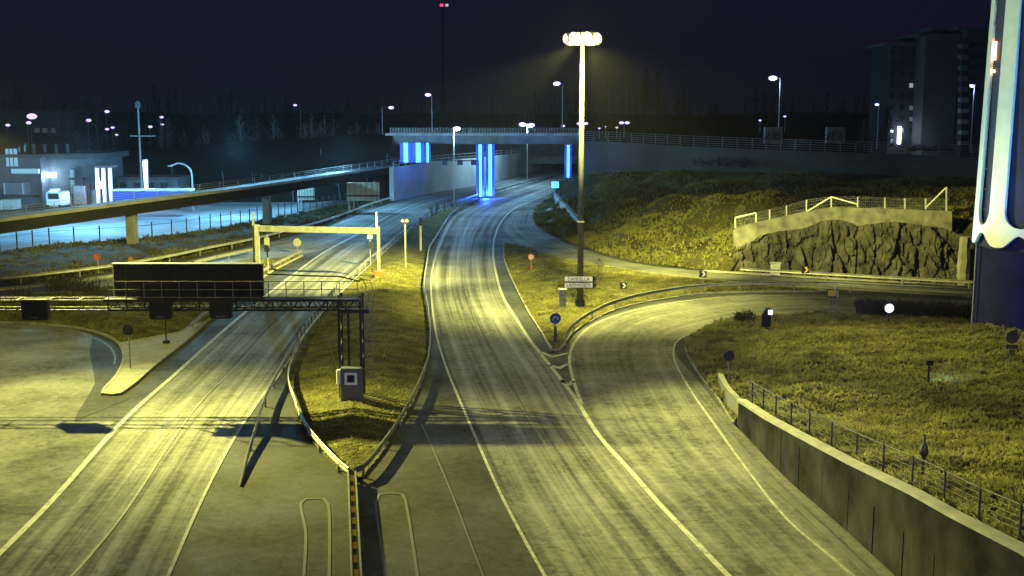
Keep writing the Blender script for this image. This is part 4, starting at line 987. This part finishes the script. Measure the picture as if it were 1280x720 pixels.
for k,(x0,y0,x1,y1,Y,m,lb) in enumerate([(4,228,30,243,192,'metalw','grey storage container nearest the left edge of the yard'),(0,250,18,262,180,'wall','low pale storage container in front of the warehouse'),(74,244,90,257,196,'walld','dark storage container beside the warehouse door'),(108,238,118,257,199,'steel','tall narrow storage container left of the shed posts')]):
    g=V((x0+x1)/2,y1,Y); tt=thing('storage_container',lb,'container',g)
    pb(x0,y0,x1,y1,Y,2.4).build('body', M[m], tt, bevel=.05); pb(x0+1,y0+1,x0+1.8,y1,Y-.06,.1).build('door_bar', M['steel'], tt); pb(x1-2,y0+1,x1-1.2,y1,Y-.06,.1).build('door_bar', M['steel'], tt)
g=V(66,262,190); tt=thing('parked_van','white box van with its nose towards the camera beside the lit doorway','van',g)
pb(57,240,76,258,190,4).build('body', M['carw'], tt, bevel=.25); pb(60,242,73,249,189.9,.2).build('windscreen', M['glass'], tt)
for x in (57.5,73): pb(x,256,x+2.5,261,189.8,.8).build('wheel', M['rub'], tt)
for k,(x,h) in enumerate([(24,196),(31,193),(84,199),(96,203),(112,205)]):
    g=V(x,260,212+k); tt=thing('vent_stack',['short vent stack on the left part of the warehouse','taller vent stack on the left part of the warehouse','slim vent stack above the lit warehouse wall','vent stack over the middle of the lit warehouse wall','vent stack near the right end of the warehouse'][k],'vent stack',g); MB().tube([V(x,215,212+k),V(x,h-12,212+k)],.22,8).build('pipe', M['steel'], tt); MB().tube([V(x,h-12,212+k),V(x,h-14,212+k)],.35,8).build('cowl', M['dark'], tt)
t=thing('fuel_pump','grey metal pump rack beside the warehouse','machine',G(101,262)); pb(92,232,106,256,196,1).build('frame', M['steel'], t, bevel=.1); pb(95,224,103,232,196,.8).build('hood', M['dark'], t); pb(108,230,112,258,196.5,.5).build('tank', M['dark'], t)
def car(label,px,py,Y,zb,body,rz,L=4.4):
    b=V(px,py,Y); b.z=zb; t=thing('parked_car',label,'car',b,rz)
    prof=[(-.5,.35),(-.5,.75),(-.33,.85),(-.22,1.38),(.18,1.42),(.33,.95),(.49,.8),(.5,.35)]
    mb=MB(); w=.85
    mb.v=[(x*L,-w*(1 if z<1 else .8),z) for x,z in prof]+[(x*L,w*(1 if z<1 else .8),z) for x,z in prof]; n=len(prof)
    mb.f=[tuple(range(n)),tuple(range(n,2*n))[::-1]]+[(i,(i+1)%n,(i+1)%n+n,i+n) for i in range(n)]
    mb.build('body', M[body], t, bevel=.05, local=True)
    MB().box((-.02*L,0,1.12),(.42*L,1.52,.34)).build('window', M['glass'], t, local=True)
    for sx in (-.31,.31):
        for sy in (-.8,.8): MB().tube([(sx*L,sy-.1,.32),(sx*L,sy+.1,.32)],.32,14).build('wheel', M['rub'], t, local=True)
    return t
car('white car parked at the end of the blue trailer',246,246,238,0,'carw',.1)
# far left dark house
t=thing('apartment_building','dark block with faint windows on the far left hillside','building',V(50,200,342))
pb(-20,140,92,215,342,12).build('wall', M['walld'], t); pb(-22,137,94,141,341,14).build('roof', M['roof'], t)
for k in range(3): pb(43+k*10,160,49+k*10,166,341.8,.3).build('window', emat('dim_window',(.3,.32,.4),.12), t)
# chimney with red lights
b=V(555,200,520); t=thing('radio_mast','far dark mast carrying two small red warning lights','radio mast',Vector((b.x,520,0)))
MB().tube([(b.x,520,0),(b.x,520,V(555,8,520).z)],[.5,.3],8).build('pole', M['dark'], t)
for x,e in ((552,E_red),(558.5,emat('aviation_white',(1,.6,.7),.8))): MB().box(V(x,6.5,520),(1.3,.5,1.0)).build('warning_light', e, t)
# ================================================================= APARTMENT BLOCK (right)
t=thing('apartment_building','tall dim apartment block with balconies and one lit entrance at upper right','building',V(1170,190,250))
ab=mat('apartment_render',(.042,.045,.048),.85,.15,.3)
pb(1150,44,1200,196,250,14).build('wall', ab, t); pb(1200,36,1300,196,247,16).build('wall', mat('apartment_render_b',(.034,.036,.044),.85,.15,.3), t)
pb(1108,56,1150,196,256,14).build('wall', mat('apartment_render_c',(.022,.024,.028),.9,.2,.3), t)
pb(1148,42,1202,45,249.4,16).build('roof', M['roof'], t); pb(1165,34,1190,42,254,8).build('roof', M['roof'], t); pb(1198,33,1302,37,246.4,17).build('roof', M['roof'], t); pb(1106,53,1150,57,255.4,15).build('roof', M['roof'], t)
for r in range(9):
    for c in range(3):
        x=1113+c*12; y=62+r*14; 
        e=E_win if (r,c) in ((3,2),(7,1)) else (emat('dim_window2',(.4,.5,.5),.15) if (r,c) in ((5,2),(6,2)) else M['glass'])
        pb(x,y,x+4.5,y+5.5,255.8,.25).build('window', e, t)
for r in range(10):
    y=48+r*13.5; a=pb(1201,y+7,1211,y+12,245.2,1.8).build('balcony', M['wall'] if r>4 else M['walld'], t); pb(1202,y,1210,y+6,246.8,.2).build('window', M['glass'], t)
pb(1122,158,1127,180,255.4,.4).build('entrance_lamp', emat('entrance',(.65,.6,1),12), t)
# gate house wall lit
# cars near the block
car('dark car parked nearest the lit apartment entrance',1150,186,230,V(1150,190,230).z,'card',.05,4.6); car('dark van parked right of the car below the apartment block',1178,185,231,V(1178,190,231).z,'card',.05,5.2)
# ================================================================= TREES
def spruce(label,px,pyb,Y,pyt,w):
    b=V(px,pyb,Y); h=V(px,pyt,Y).z-b.z; t=thing('spruce_tree',label,'tree',b)
    MB().tube([b,b+Vector((0,0,h*.95))],[.18,.03],7).build('trunk', M['barkd'], t); mb=MB()
    for k in range(900):
        q=random.random()**.8; r=w*(1-q)*random.uniform(.3,1)+.1; a=random.uniform(0,6.28); p=b+Vector((math.cos(a)*r,math.sin(a)*r,h*(.08+.9*q)-r*.25))
        d=Vector((math.cos(a),math.sin(a),-.3))*random.uniform(.2,.55); s=Vector((-math.sin(a),math.cos(a),0))*.16
        n=len(mb.v); mb.v+=[tuple(p-s),tuple(p+s),tuple(p+d)]; mb.f.append((n,n+1,n+2))
    mb.build('crown', M['leaf'], t)
spruce('small spruce beside the glowing lamp pole, left one',1080,186,212,148,1.9); spruce('dark spruce between the glowing lamp pole and the lit entrance',1107,187,214,132,2.2)
def bare(label,px,pyb,Y,h,seed,lean=0,zb=None,name='bare_tree',n=26,m='bark',r0=.13):
    rd=random.Random(seed); b=V(px,pyb,Y)
    if zb is not None: b.z=zb
    t=thing(name,label,'tree',b); top=b+Vector((lean,0,h)); MB().tube([b,b.lerp(top,.5)+Vector((rd.uniform(-.1,.1),0,0)),top],[r0,r0*.6,.02],6).build('trunk', M[m], t); mb=MB()
    for k in range(n):
        q=rd.uniform(.3,.97); p=b.lerp(top,q); a=rd.uniform(0,6.28); L=h*(1-q)*.55+.2; e=p+Vector((math.cos(a)*L*.6,math.sin(a)*L*.6,L*.8)); mb.tube([p,e],[r0*.25,.008],4)
        for j in range(3):
            s=p.lerp(e,rd.uniform(.3,.9)); a2=rd.uniform(0,6.28); mb.tube([s,s+Vector((math.cos(a2)*L*.25,math.sin(a2)*L*.25,L*.3))],[r0*.12,.006],3)
    mb.build('crown', M[m], t); return t
b=G(748,357); bare('thin bare sapling on the triangular island right of the direction sign',748,357,b.y,ZT(322,b),1,zb=0,r0=.06)
for i,(x,yb,hh,lab) in enumerate([(325,232,11,'pale bare birch leaning in the wood left of the right short lamp'),(347,232,14,'pale bare birch just left of the right short lamp'),(369,236,10,'bare birch right of the short lamps'),(381,200,15,'left one of two pale bare birches below the hillside lamp'),(391,198,17,'right one of two pale bare birches below the hillside lamp'),(257,210,14,'bare birch in the dark wood left of the short lamps')]):
    bare(lab,x,yb,275,hh,i+3,lean=-.8 if i<2 else 0,zb=0,m='wall',r0=.18,name='birch_tree')
for i,(x,y) in enumerate([(960,270),(1010,262),(925,300),(870,265)]):
    g=V(x,y,[150,150,135,160][i]); 
    bare(['bare shrub on the hill above the left end of the rock cut','bare shrub on the hill above the middle of the concrete wall','bare shrub beside the left end of the rock cut','bare shrub low on the open hillside'][i],x,y+6,g.y,3.2,20+i,zb=hz(g.x,g.y)-.2,name='bare_shrub',n=50,m='bark',r0=.05)
rd=random.Random(5); src=bare('slender bare birch in the dark wood on the far left slope',232,215,280,13,77,zb=0,m='wall',r0=.15,name='birch_tree'); src['group']='bare trunks in the dark wood'
for k in range(34):
    c=copy_tree(src); px=rd.uniform(60,480); Y=rd.uniform(262,345); q=V(px,200,Y); c.location=(q.x,Y,0 if Y<340 else 1); c.rotation_euler=(0,rd.uniform(-.04,.04),rd.uniform(0,6.28)); f=rd.uniform(.8,1.3); c.scale=(f,f,f)
mb=MB()
for k in range(420):
    Y=rd.uniform(216,300); x=rd.uniform(-130,-24); z=0 if Y<222 else min(6,(Y-218)*.4)*max(0,1-(-24-x)/100)
    h=rd.uniform(1.5,6); a=Vector((x,Y,z-.2)); b=a+Vector((rd.uniform(-.4,.4),0,h)); mb.bar(a,b,.09)
    for j in range(3): q=a.lerp(b,rd.uniform(.4,.9)); mb.bar(q,q+Vector((rd.uniform(-1,1),0,rd.uniform(.4,1.2))),.05)
o=mb.build('undergrowth',mat('pale_stem',(.09,.09,.085),.95,.5,.3),None); o['kind']='stuff'
# small bushes near left lower gantry truss
for i,(x,y) in enumerate([(108,372),(78,368),(85,395),(30,385)]):
    g=G(x,y); twigbush('bush',['bare bush right of the others on the left verge','bare bush behind the left verge','low bare bush under the left end of the gantry','bare bush at the left edge of the verge'][i],'bush',g-Vector((1,0,0)),g+Vector((1,0,0)),1.8,70,wd=1.0)
# far woods
far=MB(); Xs=np.linspace(-420,520,60)
for i,x in enumerate(Xs):
    for j,(y,z) in enumerate([(352,-.3),(400,6),(460,11),(560,15),(800,16)]): far.v.append((x*(1+j*.15),y,z+4*noise.noise((x*.02,j,0)) if j else z))
for i in range(59):
    for j in range(4): a=i*5+j; far.f.append((a,a+5,a+6,a+1))
struct(far,'hill',mat('far_ground',(.009,.009,.009),.95,.4,.1,spec=.02),True)
mb=MB(); 
for k in range(480):
    Y=random.uniform(356,470); x=random.uniform(-.48,.5)*Y; z=(Y-352)*.13; h=random.uniform(7,14)+9*max(0,noise.noise((x*.03,Y*.03,4)))+5*noise.noise((x*.011,1,4))
    if -30<x<20 and Y<380: continue
    mb.tube([(x,Y,z-1),(x+random.uniform(-.6,.6),Y,z+h)],[.26,.05],5,cap=False)
    if k%3==0:
        for j in range(60):
            q=random.random(); r=3.0*(1-q)*random.random()+.2; a=random.uniform(0,6.28); p=Vector((x+math.cos(a)*r,Y+math.sin(a)*r,z+h*(.25+.78*q)))
            n=len(mb.v); mb.v+=[tuple(p+Vector((random.uniform(-.7,.7),0,random.uniform(-.5,.5)))) for _ in range(3)]; mb.f.append((n,n+1,n+2))
    else:
        for j in range(16):
            q=random.uniform(.4,1); p=Vector((x,Y,z+h*q)); L=h*(1.1-q)*.4; n=len(mb.v); e=p+Vector((random.uniform(-1,1)*L,0,L*.9)); mb.v+=[tuple(p),tuple(p+Vector((0,0,.12))),tuple(e)]; mb.f.append((n,n+1,n+2))
o=mb.build('forest', mat('dark_wood',(.009,.009,.010),.95,.5,2,spec=.02)); o['kind']='stuff'
# ================================================================= LIGHT
YEL=(.96,.93,.21)
point(mA+Vector((0,-1.6,zA-.8)), 16000, YEL, .7)
spot(mA+Vector((0,-1.6,zA-.8)), mA+Vector((0,4,0)), 130000, YEL, 92, .9, .4)
spot(mA+Vector((-.6,0,zA-.6)), G(350,335), 600000, YEL, 52, .9, .4)
spot(mA+Vector((-.3,.3,zA-.6)), G(570,335), 130000, YEL, 34, .9, .4)
spot(mA+Vector((.6,.3,zA-.6)), (18,132,0), 330000, YEL, 44, .9, .4)
spot(mA+Vector((.6,.2,zA-.6)), (42,122,3), 150000, YEL, 40, .9, .4)
spot(mA+Vector((.5,-.6,zA-.6)), (14,52,0), 210000, YEL, 32, .9, .4)
spot(mA+Vector((.6,-.4,zA-.6)), (34,74,1), 110000, YEL, 56, 1, .4)
point(mB_+Vector((2.2,0,16.3)), 12000, YEL, .2)
spot(mB_+Vector((2.2,0,16.3)), (-7,57,0), 250000, YEL, 47, 1, .2)
spot(mB_+Vector((2.2,0,16.3)), (-22,64,0), 75000, YEL, 76, 1, .2)
spot((24,2,20), (12,46,0), 16000, YEL, 34, .9, .5)
spot((6,-4,22), (0,50,0), 15000, (.5,.45,1), 100, .9, .5)  # unseen bluish fill from behind the camera for the foreground
spot((6,-4,22), (8,98,2), 75000, (.62,.66,1), 34, .9, .5)  # unseen fill added behind the camera to brighten mast, boards and signs
CY=(.35,.72,1.0)
for p,e in ((V(571,163,204)+Vector((0,-.6,-.5)),11000),(V(659,159,285)+Vector((0,-.5,-.5)),13000),((2,268,11),13000),((-12,175,13),3500)): point(p,e,CY,.4)
point(V(607,240,bY-5)-Vector((0,0,.6)), 9000, (.02,.1,1), .3); point(V(519,190,bY-6), 500, (.02,.15,1), .4); point(V(711,205,bY-4), 700, (.03,.1,1), .3); point(V(694,234,223.5), 300, (.02,.2,1), .2)
for p,e in (((-62,170,10),38000),((-45,190,11),36000),((-30,205,10),24000),((-88,160,9),30000)): point(p,e,(.2,.62,1),.4)
point(V(62,222,204), 900, (.4,.75,1), .3); point(V(123,231,193), 1500, (.55,.5,1), .3); point(V(186,215,199), 1500, (.5,.6,1), .3)
point(V(966,100,211.5)-Vector((0,0,.4)), 2500, (.35,.6,1), .3); point(V(1125,165,253), 600, (.55,.75,.9), .3); point(V(1150,176,246), 500, (.6,.9,.8), .4); point(V(1215,110,214), 1500, (.3,.45,1), .3)
# tower floods
spot((36,52,4.6), (37,81,19), 25000, (.2,.68,.8), 36, .2, .2)
spot((24,72,2.2), (35,84,20), 8000, (.2,.7,.8), 62, .3, .2)
spot(FL, (36,88,26), 5000, (.2,.7,.85), 70, .3, .2)
spot((44,62,3.5), (41,81,13), 16000, (.03,.1,1), 84, .3, .2)  # unseen blue spot added to tint the drum and slots
s=bpy.data.lights.new('moon','SUN'); s.energy=.02; s.angle=math.radians(3); s.color=(.5,.5,1); so=link(bpy.data.objects.new('moon',s)); so.rotation_euler=(math.radians(50),0,math.radians(30))
w=bpy.data.worlds.new('World'); bpy.context.scene.world=w; w.use_nodes=True; N=w.node_tree.nodes; L=w.node_tree.links; bg=N['Background']
tcn=N.new('ShaderNodeTexCoord'); sx=N.new('ShaderNodeSeparateXYZ'); L.new(tcn.outputs['Generated'],sx.inputs[0]); cr=N.new('ShaderNodeValToRGB'); L.new(sx.outputs['Z'],cr.inputs[0])
cr.color_ramp.elements[0].color=(.0045,.0045,.011,1); cr.color_ramp.elements[0].position=0; cr.color_ramp.elements[1].color=(.0085,.0062,.026,1); cr.color_ramp.elements[1].position=.16
L.new(cr.outputs[0],bg.inputs['Color']); bg.inputs['Strength'].default_value=.75
# haze
HZ=True
if HZ:
    hm=bpy.data.materials.new('haze'); hm.use_nodes=True; N=hm.node_tree.nodes; N.remove(N['Principled BSDF']); v=N.new('ShaderNodeVolumePrincipled'); v.inputs['Density'].default_value=.00007; v.inputs['Color'].default_value=(.9,.9,.95,1); v.inputs['Anisotropy'].default_value=.3
    hm.node_tree.links.new(v.outputs[0],N['Material Output'].inputs['Volume'])
    mb=MB().box((0,720,34),(2000,1700,72)); o=mb.build('haze',hm); o['kind']='stuff'
# ================================================================= CAMERA
cam=bpy.data.cameras.new('camera'); cam.sensor_width=36; cam.lens=36*F/1280; cam.clip_end=4000; cam.clip_start=.1
co=link(bpy.data.objects.new('camera',cam)); co.location=(0,0,H); co.rotation_euler=(math.pi/2-P,0,0)
sc=bpy.context.scene; sc.camera=co
sc.view_settings.view_transform='Standard'; sc.view_settings.look='None'; sc.view_settings.gamma=1; sc.view_settings.exposure=0; sc.view_settings.use_curve_mapping=False
sc.cycles.use_denoising=True; sc.cycles.max_bounces=5; sc.cycles.diffuse_bounces=2; sc.cycles.glossy_bounces=2; sc.cycles.volume_bounces=0; sc.cycles.sample_clamp_indirect=3
